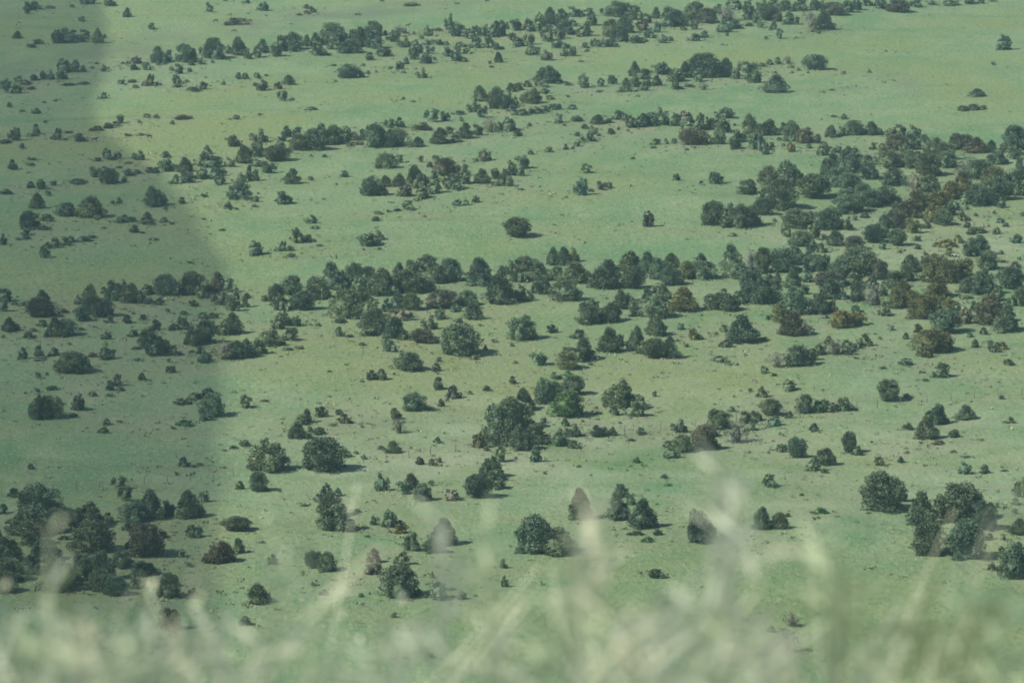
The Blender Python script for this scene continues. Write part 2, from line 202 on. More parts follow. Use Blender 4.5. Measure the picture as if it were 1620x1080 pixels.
(400, 560, 4.05, """1005 108 165 105;760 165 60 62 c;825 165 65 68;1195 50 35 32 s;1178 108 60 50;1190 225 72 78;1285 282 75 80 d;1390 258 30 25;1495 235 50 35 ds;1028 365 140 110;1205 335 38 48 bc;345 440 70 85 b;310 455 70 65 c
285 540 100 95 c;350 540 55 45;440 403 72 65;430 515 80 45 gs;365 500 30 40 bs;555 390 50 35;590 445 75 60 b;908 390 50 45;920 415 70 50;935 510 90 100 bd;900 635 90 75 c;825 612 45 25 s;600 660 65 40
712 675 30 32 s;440 750 255 200;100 750 220 180;1072 708 52 52 b;1150 712 50 42;1195 695 35 32 bs;1183 568 48 38 c;1455 600 75 95 o;1495 620 35 28 bs;1525 420 80 95;1580 580 160 240;1530 790 130 130
1590 690 90 100;1560 812 90 70;1420 35 50 25 bs;490 115 28 12 s;490 275 28 12 s;905 132 20 14 s;700 180 30 14 s;1240 305 25 18 s;80 305 50 14 bs;510 460 50 16 s;700 470 25 14 bs;430 318 14 12 s;660 640 30 20 s"""),
(800, 560, 4.05, """215 75 120 80;400 100 130 110 o;480 55 100 90;405 150 55 40 g;310 162 48 48;350 160 35 25 s;45 188 50 48;440 260 130 115;230 200 60 50;240 320 120 150;310 300 110 120;110 355 105 130;168 360 55 55
405 402 190 155 g;730 345 160 165;690 390 60 55;865 350 85 85;830 400 105 85;955 272 32 35;30 490 150 200;60 480 220 160;10 590 60 120;100 615 150 150;165 580 170 120;190 690 62 105 c;245 440 45 35
378 460 50 45 gs;440 530 90 75;350 588 100 100;437 602 75 50;580 530 80 70 c;630 525 80 55;685 520 55 55 c;862 515 70 42;1120 502 90 75;1135 628 130 105;1040 595 60 40;1055 668 95 70;1270 615 130 150 b
1230 540 75 60;1340 600 80 50;1310 530 90 60 b;1355 480 140 115;1475 570 160 130 d;1448 368 40 32;1535 445 80 80;1588 430 65 65;1575 488 60 50;840 695 50 30 g;1015 795 40 28;1370 50 90 35 s;1420 68 45 30 s
1565 240 30 22 bs;580 350 20 16 s;630 340 24 20 s;600 385 40 16 bs;490 435 24 14 s;800 412 22 10 s;500 525 25 14 s;800 555 50 14 bs;65 670 20 16 s;780 748 14 12 s;250 770 28 18 s;60 60 30 16 s;545 70 30 14 s;975 150 14 8 s;730 445 25 8 s"""),
(1200, 560, 3.857, """110 85 100 90 d;240 75 150 120;320 40 80 70;35 118 40 45;98 135 35 18 s;190 225 80 65;20 262 55 65 c;82 378 108 100;95 440 85 60;185 390 40 42;5 400 30 40;285 362 95 112;360 355 60 75;410 355 80 75;455 350 55 50
530 348 100 75;342 470 55 48;795 292 125 130;1112 145 90 88;1090 432 110 115;1025 520 118 135 c;1262 400 108 85;915 462 65 40;1200 508 62 48;1535 422 48 38;1480 275 38 25 b;555 605 80 125;600 615 70 55
235 632 90 122;145 598 55 52;335 712 78 85;415 678 95 98;398 725 40 28 b;738 680 58 52;868 662 40 38 c;1252 732 78 72;1380 728 55 52 c;1525 65 60 28 s;905 65 70 35 s;1100 550 80 25 bs;905 265 50 24 s;1020 165 40 16 bs
1240 108 14 10 s;1415 203 18 10 s;760 90 40 14 bs;595 30 40 12 s;990 545 30 14 s;1190 600 40 14 s;1270 632 40 12 s;690 540 20 12 s;130 488 18 12 s;60 605 22 14 s;905 605 30 14 s;1500 715 40 12 s"""),
(0, 750, 4.05, """770 98 95 82;812 175 92 95;85 145 72 55;20 252 60 62;230 270 260 190;693 308 75 65;560 350 190 150;590 500 220 190;550 300 90 100 c;190 400 220 150;340 380 150 150;240 460 150 120;60 560 140 150;280 560 180 140
60 690 160 140;370 760 180 200;200 640 130 120;0 430 30 70;860 310 150 130;960 290 160 180 c;1080 270 90 100;815 360 60 50;1205 280 150 165;1310 175 62 65;1160 285 70 40 s;1245 405 85 80;930 530 200 200 b
880 400 100 80 b;820 475 50 40;1050 405 60 38 s;1155 528 58 45;1212 592 40 28;1530 365 150 85;1425 570 180 125 b;1525 505 70 95;1540 95 52 52;550 640 150 120;520 680 120 160;660 680 130 180;780 600 120 110
740 780 130 120;1085 790 130 150;900 650 150 90;960 640 90 70 c;640 750 120 130;1240 790 50 40 d;410 420 80 24 s;55 315 45 24 s;450 720 110 130;700 770 110 120;20 620 100 150;860 735 100 90;30 760 140 130;1350 470 30 14 s"""),
(400, 750, 4.05, """820 108 85 110;970 130 105 85;1015 100 100 100 c;1080 170 115 105;1138 72 40 35;1275 165 90 65 ds;1435 155 150 145;1555 95 110 110;40 110 105 120;465 130 65 70;545 138 52 52 c;430 180 80 50 d;500 270 130 150
520 365 190 160;668 245 45 28 s;775 325 45 62;860 340 95 100;940 330 60 35 s;1220 455 140 165 c;1160 505 120 90;1010 490 90 110;935 380 90 50 o;390 600 95 105;480 620 110 115;130 580 50 65 b;775 565 88 85 b
765 640 90 85 b;955 575 80 80;910 690 120 100;950 790 215 200;1185 790 90 100;1215 808 110 60;1338 800 50 48;1150 660 30 40 c;40 808 95 95;695 785 35 25 s;460 775 50 35 s;1605 600 40 60;1610 720 40 70
335 205 50 14 s;735 402 40 14 s;60 440 30 16 s;1270 740 60 14 s;390 715 50 20 s"""),
(800, 750, 4.05, """185 508 200 228;285 512 270 165;470 290 130 190 c;710 290 140 170;735 150 90 85;800 195 60 60;880 345 155 180 c;970 390 55 40;905 435 65 35 gs;850 390 60 30 gs;795 390 40 20 s;1240 440 190 190;1205 290 60 70 c
1390 430 70 50;970 665 95 55;1570 400 16 10 s;1465 465 30 14 bs;1035 75 50 12 s"""),
(1200, 750, 3.857, """65 80 90 75;25 335 90 130 c;132 332 95 95 c;178 258 35 22 s;375 240 80 35 gs;770 228 220 225;880 165 70 90;995 310 150 195 c;1240 285 250 215;1105 200 70 80;1370 335 140 165;1270 520 200 230;1040 495 170 195
1295 100 60 42 c;1452 205 28 32;1600 140 90 110;1570 185 50 40;1558 240 38 32;1590 365 110 90;1480 540 75 95;1425 585 60 40 d;1560 635 150 210;1410 400 50 40 s;1490 400 30 40 s;265 130 28 14 bs;670 240 25 10 bs;660 175 50 20 bs"""),
(0, 900, 3.0, """1220 165 100 90;800 290 80 100 b;825 325 50 40;435 380 80 70;1165 265 60 40;920 140 50 50 d;435 450 40 40"""),
(540, 900, 3.0, """252 230 30 25;430 420 25 20 s"""),
(1080, 900, 3.0, """520 275 80 60 d;480 400 130 110 d;420 300 40 30;375 410 40 20 s"""),
]
# named neighbourhoods of the plain, used to tell look-alike plants apart in their labels: picture x, y, phrase
ZONES = [
(45,18,"the clump at the top left corner"),(150,15,"the far meadow beyond the left grove"),(115,58,"the dark grove in the far left meadow"),
(30,125,"the far left edge on brown ground"),(110,112,"the short row below the far left grove"),(60,178,"the bare patch by the far left edge"),
(235,105,"the loose trees under the long far row"),(290,90,"the start of the long far row"),(370,78,"the hazy part of the long far row"),
(440,75,"the long far row before its dark middle"),(550,60,"the dark middle of the long far row"),(300,140,"the pale meadow under the long far row"),
(400,20,"the far meadow by the pale track"),(485,18,"the brown patch beside the far track"),(425,130,"the reddish patch in the far meadow"),
(560,110,"the open meadow under the dark far trees"),(640,65,"the far row just beyond its dark middle"),(700,85,"the far row above the lone round bush"),
(770,55,"the broad far woodland, near end"),(850,60,"the broad far woodland, middle"),(960,50,"the far woodland around its tall dome"),
(1060,30,"the far woodland past its tall dome"),(1150,25,"the thick far woodland near the top edge"),(1230,20,"the top edge woodland"),
(1290,35,"the grey and green pair below the top woodland"),(1400,12,"the tail of the top edge woodland"),
(760,160,"the slanting row below the far woodland"),(860,130,"the big domed tree by the slanting row"),(990,125,"the short row left of a broad dome"),
(1110,120,"the row around the broad domed tree"),(1230,110,"the lone trees beside the broad dome row"),(1390,160,"the empty meadow at upper right"),
(1580,80,"the right edge of the empty upper meadow"),
(60,215,"the thin line of trees on left meadow"),(190,190,"the brown scrubby strip at left"),(210,245,"the small trees above the round dark pair"),
(165,275,"the pair of dark round trees at left"),(60,295,"the left edge above the big meadow trees"),(130,325,"the row of big round meadow trees at left"),
(40,350,"the dark trees by the left edge"),(245,320,"the lone dark tree near the reflection edge"),(230,355,"the little bushes on the left open grass"),
(330,265,"the hazy clump left of the dense row"),(390,240,"the tall hazy clump beside the dense row"),(390,315,"the scattered trees below the hazy clump"),
(500,215,"the dense row of dark crowns"),(605,210,"the two merged domes ending the dense row"),(690,200,"the trees on a pale slanting ridge"),
(630,255,"the small trio above the mixed clump"),(650,285,"the mixed clump in mid meadow"),(760,270,"the end of the mixed meadow clump"),
(660,325,"the faint bushes below the mixed clump"),(470,300,"the sparse pale meadow in the middle"),
(900,215,"the slanting line of little bushes"),(1000,195,"the first crowns of the long upper row"),(1090,195,"the middle of the long upper row"),
(1180,210,"the thick end of the long upper row"),(930,280,"the few trees on the middle meadow"),(1110,285,"the round bushes near the black cow"),
(815,360,"the lone wide tree in open grass"),(1025,345,"the lone brown column in open grass"),(1160,340,"the dense round clump right of the meadow"),
(1270,215,"the reddish crowns on the upper right"),(1350,205,"the row skirting the right woodland"),(1430,220,"the top edge of the right woodland"),
(1530,225,"the right woodland near its grey bare trees"),(1590,270,"the right woodland by the picture edge"),(1340,280,"the left side of the right woodland"),
(1450,275,"the heart of the right woodland"),(1230,300,"the big crowns fronting the right woodland"),(1370,330,"the front edge of the right woodland"),
(1450,350,"the olive spur below the right woodland"),(1560,350,"the bushy slope at the right edge"),(1270,370,"the crowns below the woodland gap"),
(1190,375,"the trees right of the dense round clump"),(1390,385,"the yellowish slope among the trees"),
(85,390,"the short slanting row at left"),(10,480,"the left edge of the middle row"),(65,485,"the wide pointed pair near the left edge"),
(145,480,"the big dark cluster at left"),(210,465,"the dark row on the left ridge"),(290,455,"the ridge trees before the pale strip"),
(365,480,"the trees crossing into the pale strip"),(85,520,"the bushy trees below the pointed pair"),(180,530,"the small bushes on the left ridge slope"),
(245,540,"the pointed clump on the left slope"),(320,520,"the dark trees left of the pale strip"),(380,550,"the hazy trees at the pale strip"),
(50,560,"the small upright trees at left edge"),(115,570,"the wide dark tree on left grass"),(165,560,"the tree beside the wide dark one"),
(400,390,"the little trees on pale grass"),(480,375,"the bushy pair on pale grass"),(590,375,"the twin tree above the central row"),
(450,460,"the left end of the central row"),(520,440,"the tall crowns of the central row"),(600,440,"the broad crowns of the central row"),
(680,430,"the highest crowns of the central row"),(755,430,"the lone pointed tree in the central row"),(560,490,"the large dark tree below the central row"),
(620,500,"the trees in front of the central row"),(690,480,"the small trees before the central row"),(450,520,"the bushes under the central row's end"),
(725,540,"the very big round tree at centre"),(660,540,"the bushes beside the very big tree"),(540,510,"the open grass under the central row"),
(800,455,"the pointed crowns right of centre"),(870,440,"the domed crowns right of centre"),(895,405,"the tight trio above the central domes"),
(970,430,"the broad pyramid in the second row"),(1060,430,"the second row's peaked crowns"),(1110,430,"the far end of the second row"),
(940,490,"the slanting pair below the second row"),(1050,480,"the olive pyramid and its neighbours"),(1150,475,"the low wide clump by the second row"),
(825,525,"the lone round tree with open shadow"),(900,535,"the small bushes right of centre"),(950,550,"the slanting line of mid crowns"),
(1035,550,"the bright topped cluster below the pyramid"),(1100,530,"the small olive bush on bare ground"),(1175,525,"the spiky wide tree alone"),
(1200,440,"the tall crowns joining the right thicket"),(1250,400,"the bluish crowns of the right thicket"),(1255,470,"the small pointed trees in the right thicket"),
(1350,420,"the broad crowns of the right thicket"),(1330,480,"the row fronting the right thicket"),(1260,510,"the big round tree before the thicket"),
(1430,430,"the middle of the olive thicket"),(1500,430,"the bright olive crowns"),(1550,400,"the dark crowns on the right slope"),
(1460,480,"the olive front of the thicket"),(1500,510,"the big dark tree under the olive thicket"),(1580,500,"the big grey green crowns at right"),
(1340,500,"the spreading olive tree before the thicket"),(1430,525,"the tiny bushes below the thicket"),(1475,545,"the wide olive tree with a shoulder"),
(1560,545,"the small trees on right grass"),(1320,550,"the bushy row beside the wide mound"),(1250,565,"the wide grey mound of crowns"),(1365,540,"the lone pointed bush on right grass"),
(180,600,"the loose bushes on left lower grass"),(70,645,"the big double tree on left grass"),(125,635,"the brown tree by the double one"),
(330,635,"the tree at the pale strip's edge"),(160,680,"the small bushes on left bare grass"),(290,730,"the lone bush by the left fence"),
(390,635,"the dark bush just inside the pale strip"),(600,590,"the pair of small upright trees"),(645,575,"the flat round tree in mid grass"),
(690,600,"the bushes beside the flat round tree"),(655,640,"the round tree with long shadow"),(480,670,"the stacked cones left of centre"),(540,660,"the small brown bush pair"),
(630,670,"the thin greyish tree"),(415,740,"the paired big crowns near the fence"),(510,720,"the huge spiky crown near the fence"),(620,710,"the bushes along the fence line"),
(690,730,"the small bushes beyond the huge crown"),(800,670,"the great dark clump at centre"),(780,745,"the trees below the great dark clump"),(830,640,"the smaller crowns above the great clump"),
(870,610,"the olive pair above the bright green tree"),(900,640,"the bright green tree"),(850,570,"the lone dark bush above the olive pair"),(890,690,"the low trees right of the great clump"),
(985,635,"the tall pointed tree and small cones"),(950,685,"the low row in open grass"),(1075,680,"the low bushes by the sloping row"),(1120,690,"the sloping row in the lower middle"),
(1170,680,"the round grey tree ending the sloping row"),(1210,650,"the round tree and its low companions"),(1300,640,"the straight row on the fence line"),(1245,610,"the bush above the straight row"),
(1405,620,"the dark tree standing at the fence"),(1490,590,"the lone dark bush on the upper slope"),(1470,665,"the twin pointed pair past the fence"),(1525,655,"the round bush past the twin pair"),
(1260,710,"the slanting trio on the lower slope"),(1345,705,"the double column tree"),(1400,730,"the tiny bushes on lower right grass"),(1540,740,"the two small round bushes at right"),
(50,800,"the huge dark crown at lower left"),(40,880,"the dark grove in the bottom left corner"),(140,840,"the big pointed tree beside the corner grove"),(195,770,"the two round bushes above the left row"),
(235,805,"the dark row at lower left"),(300,800,"the round tree ending the dark row"),(225,860,"the leaning brownish tree at lower left"),(160,920,"the lowest trees behind the blurred grass"),(260,930,"the last trees beside the bottom left grove"),
(300,850,"the round bush in the left shade"),(360,860,"the hazy low trees by the shade edge"),(525,810,"the tall stacked tree in lower grass"),(600,765,"the small column beside the leafy trio"),(655,765,"the leafy trio in lower grass"),
(755,770,"the round tree below the great clump"),(610,820,"the small trees half behind grass"),(695,845,"the pointed tree with a low skirt"),(510,890,"the low pair in lower grass"),(590,890,"the brownish pair behind the grass blur"),
(650,920,"the big tree behind a grass plume"),(720,930,"the stubs around the plume tree"),(405,940,"the round bush behind the grass blur"),(860,850,"the great round tree at lower centre"),(910,800,"the tree half hidden by seed heads"),(990,800,"the tall cluster at lower centre"),
(1100,830,"the pale tree behind the seed plume"),(1040,910,"the tiny bush below the tall cluster"),(800,900,"the small bushes at lower centre"),(1215,815,"the two cones at lower right"),(1400,780,"the great round tree at lower right"),(1460,810,"the pointed tree by the lower right grove"),
(1525,810,"the widest crown of the lower right grove"),(1500,860,"the front trees of the lower right grove"),(1600,890,"the dark tree at the lower right edge"),(1600,800,"the bushes at the lower right edge"),(1215,765,"the round bush on open lower slope"),
(265,985,"the brown stub behind the bottom grass"),(1240,990,"the grey scrub behind the bottom grass"),
]
rnd = random.Random(7)
plants = []
for ox, oy, k, text in SURVEY:
    for e in text.replace('\n', ';').split(';'):
        f = e.split(); x, y, w, h = (float(v) for v in f[:4]); kind = f[4] if len(f) > 4 else ''
        px, py = ox + x / k, oy + y / k; p = at(px, py); dist = (p - cam.location).length
        wm, hm = w / k * dist / FPX, h / k * dist / FPX
        f2 = Vector((p.x, p.y, 0)).normalized(); low = 's' in kind or wm < 1.75
        p = p + f2 * wm * (0.30 if not low else 0.2); p.z = float(land(p.x, p.y))
        plants.append(dict(px=px, py=py, w=wm, h=max(hm, 0.25), k=kind, p=p, low=low, area=w * h / k / k, dist=dist))

# ---------------------------------------------------------------- ground: one sheet from the hilltop to the horizon
def axis(parts):
    return np.unique(np.round(np.concatenate([np.arange(a, b, s) for a, b, s in parts]), 3))
gx = axis([(-9000, -1000, 1000), (-1000, -200, 50), (-200, 200.1, 2.5), (200, 1000, 50), (1000, 9001, 1000)])
gy = axis([(-9000, -1000, 1000), (-1000, -20, 40), (-20, 0, 2), (0, 14, 0.7), (14, 440, 12), (440, 1420, 2.5), (1420, 2000, 40), (2000, 9001, 1000)])
X, Y = np.meshgrid(gx, gy); Z = land(X, Y)
bare = np.zeros_like(X)                                     # worn brown soil round the rows of trees
for q in plants:
    ix0, ix1 = np.searchsorted(gx, (q['p'].x - 26, q['p'].x + 26)); iy0, iy1 = np.searchsorted(gy, (q['p'].y - 40, q['p'].y + 40))
    dx = X[iy0:iy1, ix0:ix1] - q['p'].x - 1.0; dy = Y[iy0:iy1, ix0:ix1] - q['p'].y
    amp = (0.10 if not q['low'] else 0.07) * (2.6 if 'b' in q['k'] and q['low'] else 1.0) * (0.55 + 0.65 * min(1, q['dist'] / 1100))
    bare[iy0:iy1, ix0:ix1] += amp * np.exp(-(dx / 6.5) ** 2 - (dy / 11.0) ** 2)
bare = 1 - np.exp(-1.25 * bare)
def band(pts, width, amt):
    """a strip of changed ground tone along a line of photograph points"""
    P = [at(*q) for q in pts]; d = np.full(X.shape, 1e9)
    for a, b in zip(P, P[1:]):
        vx, vy = b.x - a.x, b.y - a.y; L = vx * vx + vy * vy
        t = np.clip(((X - a.x) * vx + (Y - a.y) * vy) / L, 0, 1)
        d = np.minimum(d, np.hypot(X - a.x - t * vx, Y - a.y - t * vy))
    return amt * np.exp(-(d / width) ** 2)
track = np.maximum(band([(-120, 125), (60, 108), (150, 92), (240, 72), (330, 56), (430, 40), (560, 22), (720, 5)], 13, 0.75),
                   band([(1400, 112), (1430, 128), (1455, 155)], 3.0, 0.35))
lush = np.maximum(band([(980, 735), (1040, 715)], 5, 0.6), band([(900, 770), (1000, 735), (1200, 690)], 30, -0.0))
dry_and_veil = band([(1000, 690), (1300, 735), (1600, 720)], 60, 0.5) + band([(1380, 385), (1460, 375), (1560, 380)], 22, 0.7) + band([(560, 750), (760, 725)], 18, 0.4)  # lower right strip paints in the window veil's brightness, slope strip is drier grass
i = np.arange(len(gx) * len(gy)).reshape(len(gy), len(gx))
F = np.stack([i[:-1, :-1], i[:-1, 1:], i[1:, 1:], i[1:, :-1]], -1).reshape(-1, 4)
gm, t, b = mat('prairie', 0.95, 0.05)
tc = N(t, 'ShaderNodeTexCoord').outputs['Object']
def noise_of(scale, detail=4, stretch=None, rough=0.55):
    n = N(t, 'ShaderNodeTexNoise', Scale=scale, Detail=detail, Roughness=rough)
    if stretch:
        mp = N(t, 'ShaderNodeMapping'); mp.inputs['Scale'].default_value = stretch; mp.inputs['Rotation'].default_value[2] = R(-8); t.links.new(tc, mp.inputs[0]); t.links.new(mp.outputs[0], n.inputs['Vector'])
    else: t.links.new(tc, n.inputs['Vector'])
    return n.outputs[0]
at_ = lambda nm: (lambda n: n.outputs['Fac'])(N(t, 'ShaderNodeAttribute', attribute_name=nm))
g = mixc(t, ramp(t, noise_of(0.018, 5, (1, .7, 1)), 0.38, 0.62), (0.080, 0.160, 0.066), (0.116, 0.186, 0.088))
g = mixc(t, ramp(t, noise_of(0.10, 6, (1, .45, 1)), 0.42, 0.64), g, (0.154, 0.206, 0.102))
g = mixc(t, ramp(t, noise_of(0.045, 8, (.5, 1, 1), .7), 0.50, 0.66), g, (0.135, 0.172, 0.076))
g = mixc(t, ramp(t, noise_of(0.013, 6, (.8, .6, 1), .65), 0.48, 0.62), g, (0.140, 0.178, 0.066))
g = mixc(t, ramp(t, noise_of(0.030, 7, (.35, 1, 1), .7), 0.56, 0.70), g, (0.066, 0.122, 0.052))
fine = noise_of(1.3, 6, (1, .5, 1), 0.7)
g = mixc(t, ramp(t, fine, 0.48, 0.70), g, (0.066, 0.112, 0.048))
g = mixc(t, ramp(t, noise_of(2.1, 3, (1, .4, 1)), 0.56, 0.76), g, (0.225, 0.245, 0.140))
g = mixc(t, ramp(t, noise_of(0.45, 6, (1, .5, 1), .75), 0.55, 0.72), g, (0.098, 0.140, 0.066))
def patchy(an, scale, gain):
    m = N(t, 'ShaderNodeMath', operation='MULTIPLY'); t.links.new(at_(an), m.inputs[0]); t.links.new(ramp(t, noise_of(scale, 6, None, 0.72), 0.40, 0.60), m.inputs[1])
    m2 = N(t, 'ShaderNodeMath', operation='MULTIPLY', use_clamp=True); t.links.new(m.outputs[0], m2.inputs[0]); m2.inputs[1].default_value = gain; return m2.outputs[0]
g = mixc(t, patchy('dry_veil', 0.07, 1.0), g, (0.220, 0.262, 0.162))
g = mixc(t, patchy('bare', 0.16, 1.2), g, (0.160, 0.163, 0.104))
g = mixc(t, patchy('track', 0.05, 1.0), g, (0.105, 0.118, 0.078))
g = mixc(t, at_('lush'), g, (0.055, 0.130, 0.045))
t.links.new(g, b.inputs['Base Color'])
bp = N(t, 'ShaderNodeBump', Strength=0.8, Distance=0.35); t.links.new(fine, bp.inputs['Height']); t.links.new(bp.outputs[0], b.inputs['Normal'])
gme = mesh_np('ground', np.stack([X, Y, Z], -1).reshape(-1, 3), F, gm, dict(bare=bare.ravel(), track=track.ravel(), dry_veil=np.clip(dry_and_veil, 0, 1).ravel(), lush=lush.ravel()), True)
obj('ground', gme, kind='structure', label='rolling green prairie with worn brown patches around the trees')

# ---------------------------------------------------------------- added unseen vapour slab: its shadow stands in for the window reflection's darker left
cm = bpy.data.materials.new('shade_slab_vapour'); cm.use_nodes = True; t = cm.node_tree; t.nodes.clear()
out = t.nodes.new('ShaderNodeOutputMaterial'); pv = t.nodes.new('ShaderNodeVolumePrincipled')
pv.inputs['Density'].default_value = 0.0105; pv.inputs['Color'].default_value = (1, 1, 1, 1); t.links.new(pv.outputs[0], out.inputs['Volume'])
SLAB_H = 235.0
edge_px = [(338, 1500), (338, 1080), (337, 900), (337, 700), (340, 520), (345, 400), (300, 325), (250, 268), (190, 228), (145, 185), (135, 150), (165, 110), (170, 60), (160, 0), (150, -40), (-900, -40), (-900, 1500)]
def flat_at(px, py):
    d = ray(px, py); tt = -CAM_H / d.z; return (d.x * tt, d.y * tt)
sx, sy = -sdir.x / sdir.z, -sdir.y / sdir.z                 # where a point of height h throws its shadow
ring = [flat_at(*q) for q in edge_px]
ring2 = []
for (ax, ay), (bx_, by_) in zip(ring, ring[1:] + ring[:1]):
    n = max(1, int(math.hypot(bx_ - ax, by_ - ay) / 14))
    for j in range(n):
        u = j / n; x_, y_ = ax + (bx_ - ax) * u, ay + (by_ - ay) * u
        ring2.append((x_ + 1.5 * noise.noise((x_ * .05, y_ * .05, 1)), y_ + 4 * noise.noise((x_ * .05, y_ * .05, 7))))
bmc = bmesh.new()
lo = [bmc.verts.new((x - sx * SLAB_H, y - sy * SLAB_H, SLAB_H)) for x, y in ring2]
hi = [bmc.verts.new((x - sx * (SLAB_H + 44), y - sy * (SLAB_H + 44), SLAB_H + 44 + 2 * noise.noise((x * .02, y * .02, 3)))) for x, y in ring2]
n = len(lo)
for j in range(n): bmc.faces.new((lo[j], lo[(j + 1) % n], hi[(j + 1) % n], hi[j]))
bmc.faces.new(lo[::-1]); bmc.faces.new(hi)
bmesh.ops.recalc_face_normals(bmc, faces=bmc.faces)
cme = bpy.data.meshes.new('added_shade_slab'); bmc.to_mesh(cme); bmc.free(); cme.materials.append(cm)
obj('added_shade_slab', cme, kind='structure', label='unseen vapour slab added above the plain to shade its left side')

# ---------------------------------------------------------------- haze: the air between the hill and the plain
hm_ = bpy.data.materials.new('haze_air'); hm_.use_nodes = True; t = hm_.node_tree; t.nodes.clear()
out = t.nodes.new('ShaderNodeOutputMaterial'); pv = t.nodes.new('ShaderNodeVolumePrincipled')
pv.inputs['Density'].default_value = 0.00009; pv.inputs['Color'].default_value = (0.52, 0.86, 0.86, 1); pv.inputs['Anisotropy'].default_value = 0.0
t.links.new(pv.outputs[0], out.inputs['Volume'])
bmh = bmesh.new(); bmesh.ops.create_cube(bmh, size=1)
for v in bmh.verts: v.co = (v.co.x * 18600, v.co.y * 18600, (140.0 if v.co.z > 0 else float(Z.min()) - 1.0))
hme = bpy.data.meshes.new('haze'); bmh.to_mesh(hme); bmh.free(); hme.materials.append(hm_)
obj('haze', hme, kind='stuff', label='thin pale blue haze filling the air over the plain')

# ---------------------------------------------------------------- foliage
fm, t, b = mat('juniper_foliage', 0.75, 0.25)
oi = N(t, 'ShaderNodeObjectInfo'); av = N(t, 'ShaderNodeAttribute', attribute_name='tone')
tint = N(t, 'ShaderNodeAttribute', attribute_name='tint')
hs = N(t, 'ShaderNodeMapRange'); hs.inputs[3].default_value = 0.40; hs.inputs[4].default_value = 1.80; t.links.new(av.outputs['Fac'], hs.inputs[0])
vm = N(t, 'ShaderNodeVectorMath', operation='SCALE'); t.links.new(oi.outputs['Color'], vm.inputs[0]); t.links.new(hs.outputs[0], vm.inputs['Scale'])
t.links.new(vm.outputs[0], b.inputs['Base Color'])
fm2, t, b = mat('shrub_mix_foliage', 0.75, 0.25)              # the same foliage, tint stored per plant in the joined masses
ca = N(t, 'ShaderNodeAttribute', attribute_name='tint'); t.links.new(ca.outputs['Color'], b.inputs['Base Color'])
bk, t, b = mat('bark', 0.9, 0.1)
nz = N(t, 'ShaderNodeTexNoise', Scale=9.0, Detail=5); t.links.new(mixc(t, nz.outputs[0], (0.09, 0.07, 0.055), (0.20, 0.165, 0.135)), b.inputs['Base Color'])
gw, t, b = mat('weathered_wood', 0.9, 0.1)
nz = N(t, 'ShaderNodeTexNoise', Scale=12.0, Detail=5); t.links.new(mixc(t, nz.outputs[0], (0.20, 0.19, 0.165), (0.38, 0.365, 0.315)), b.inputs['Base Color'])

def leaves_at(rng, pts, nrm, size, up):
    """one small pointed spray (a triangle pair) per point, leaning out along its normal and upward"""
    n = len(pts); d = nrm + rng.normal(0, 0.45, (n, 3)) + np.array([0, 0, up]); d /= np.linalg.norm(d, axis=1)[:, None] + 1e-9
    s = np.cross(d, rng.normal(0, 1, (n, 3))); s /= np.linalg.norm(s, axis=1)[:, None] + 1e-9
    L = size * rng.uniform(0.7, 1.5, (n, 1)); wd = L * rng.uniform(0.32, 0.55, (n, 1))
    a = pts - d * L * 0.35; tip = pts + d * L * 0.75; l = pts + s * wd; r_ = pts - s * wd
    V = np.stack([a, r_, tip, l], 1).reshape(-1, 3); F = np.arange(4 * n).reshape(n, 4)
    return V, F
def profile(shape, z):
    if shape == 'cone': return np.where(z < 0.18, 0.80 + 1.1 * z, np.clip((1 - z) / 0.82, 0, 1) ** 0.66)
    if shape == 'egg': return np.where(z < 0.32, 0.90 + 0.31 * z, np.sqrt(np.clip(1 - ((z - 0.32) / 0.68) ** 2, 0, 1)))
    if shape == 'dome': return np.where(z < 0.28, 0.88 + 0.43 * z, np.sqrt(np.clip(1 - np.abs((z - 0.28) / 0.72) ** 2.4, 0, 1)))
    if shape == 'lift': return np.where(z < 0.40, 0.25 + 1.85 * z, np.sqrt(np.clip(1 - ((z - 0.40) / 0.60) ** 2, 0, 1)))
    return np.sqrt(np.clip(1 - z ** 2, 0, 1))                # mound
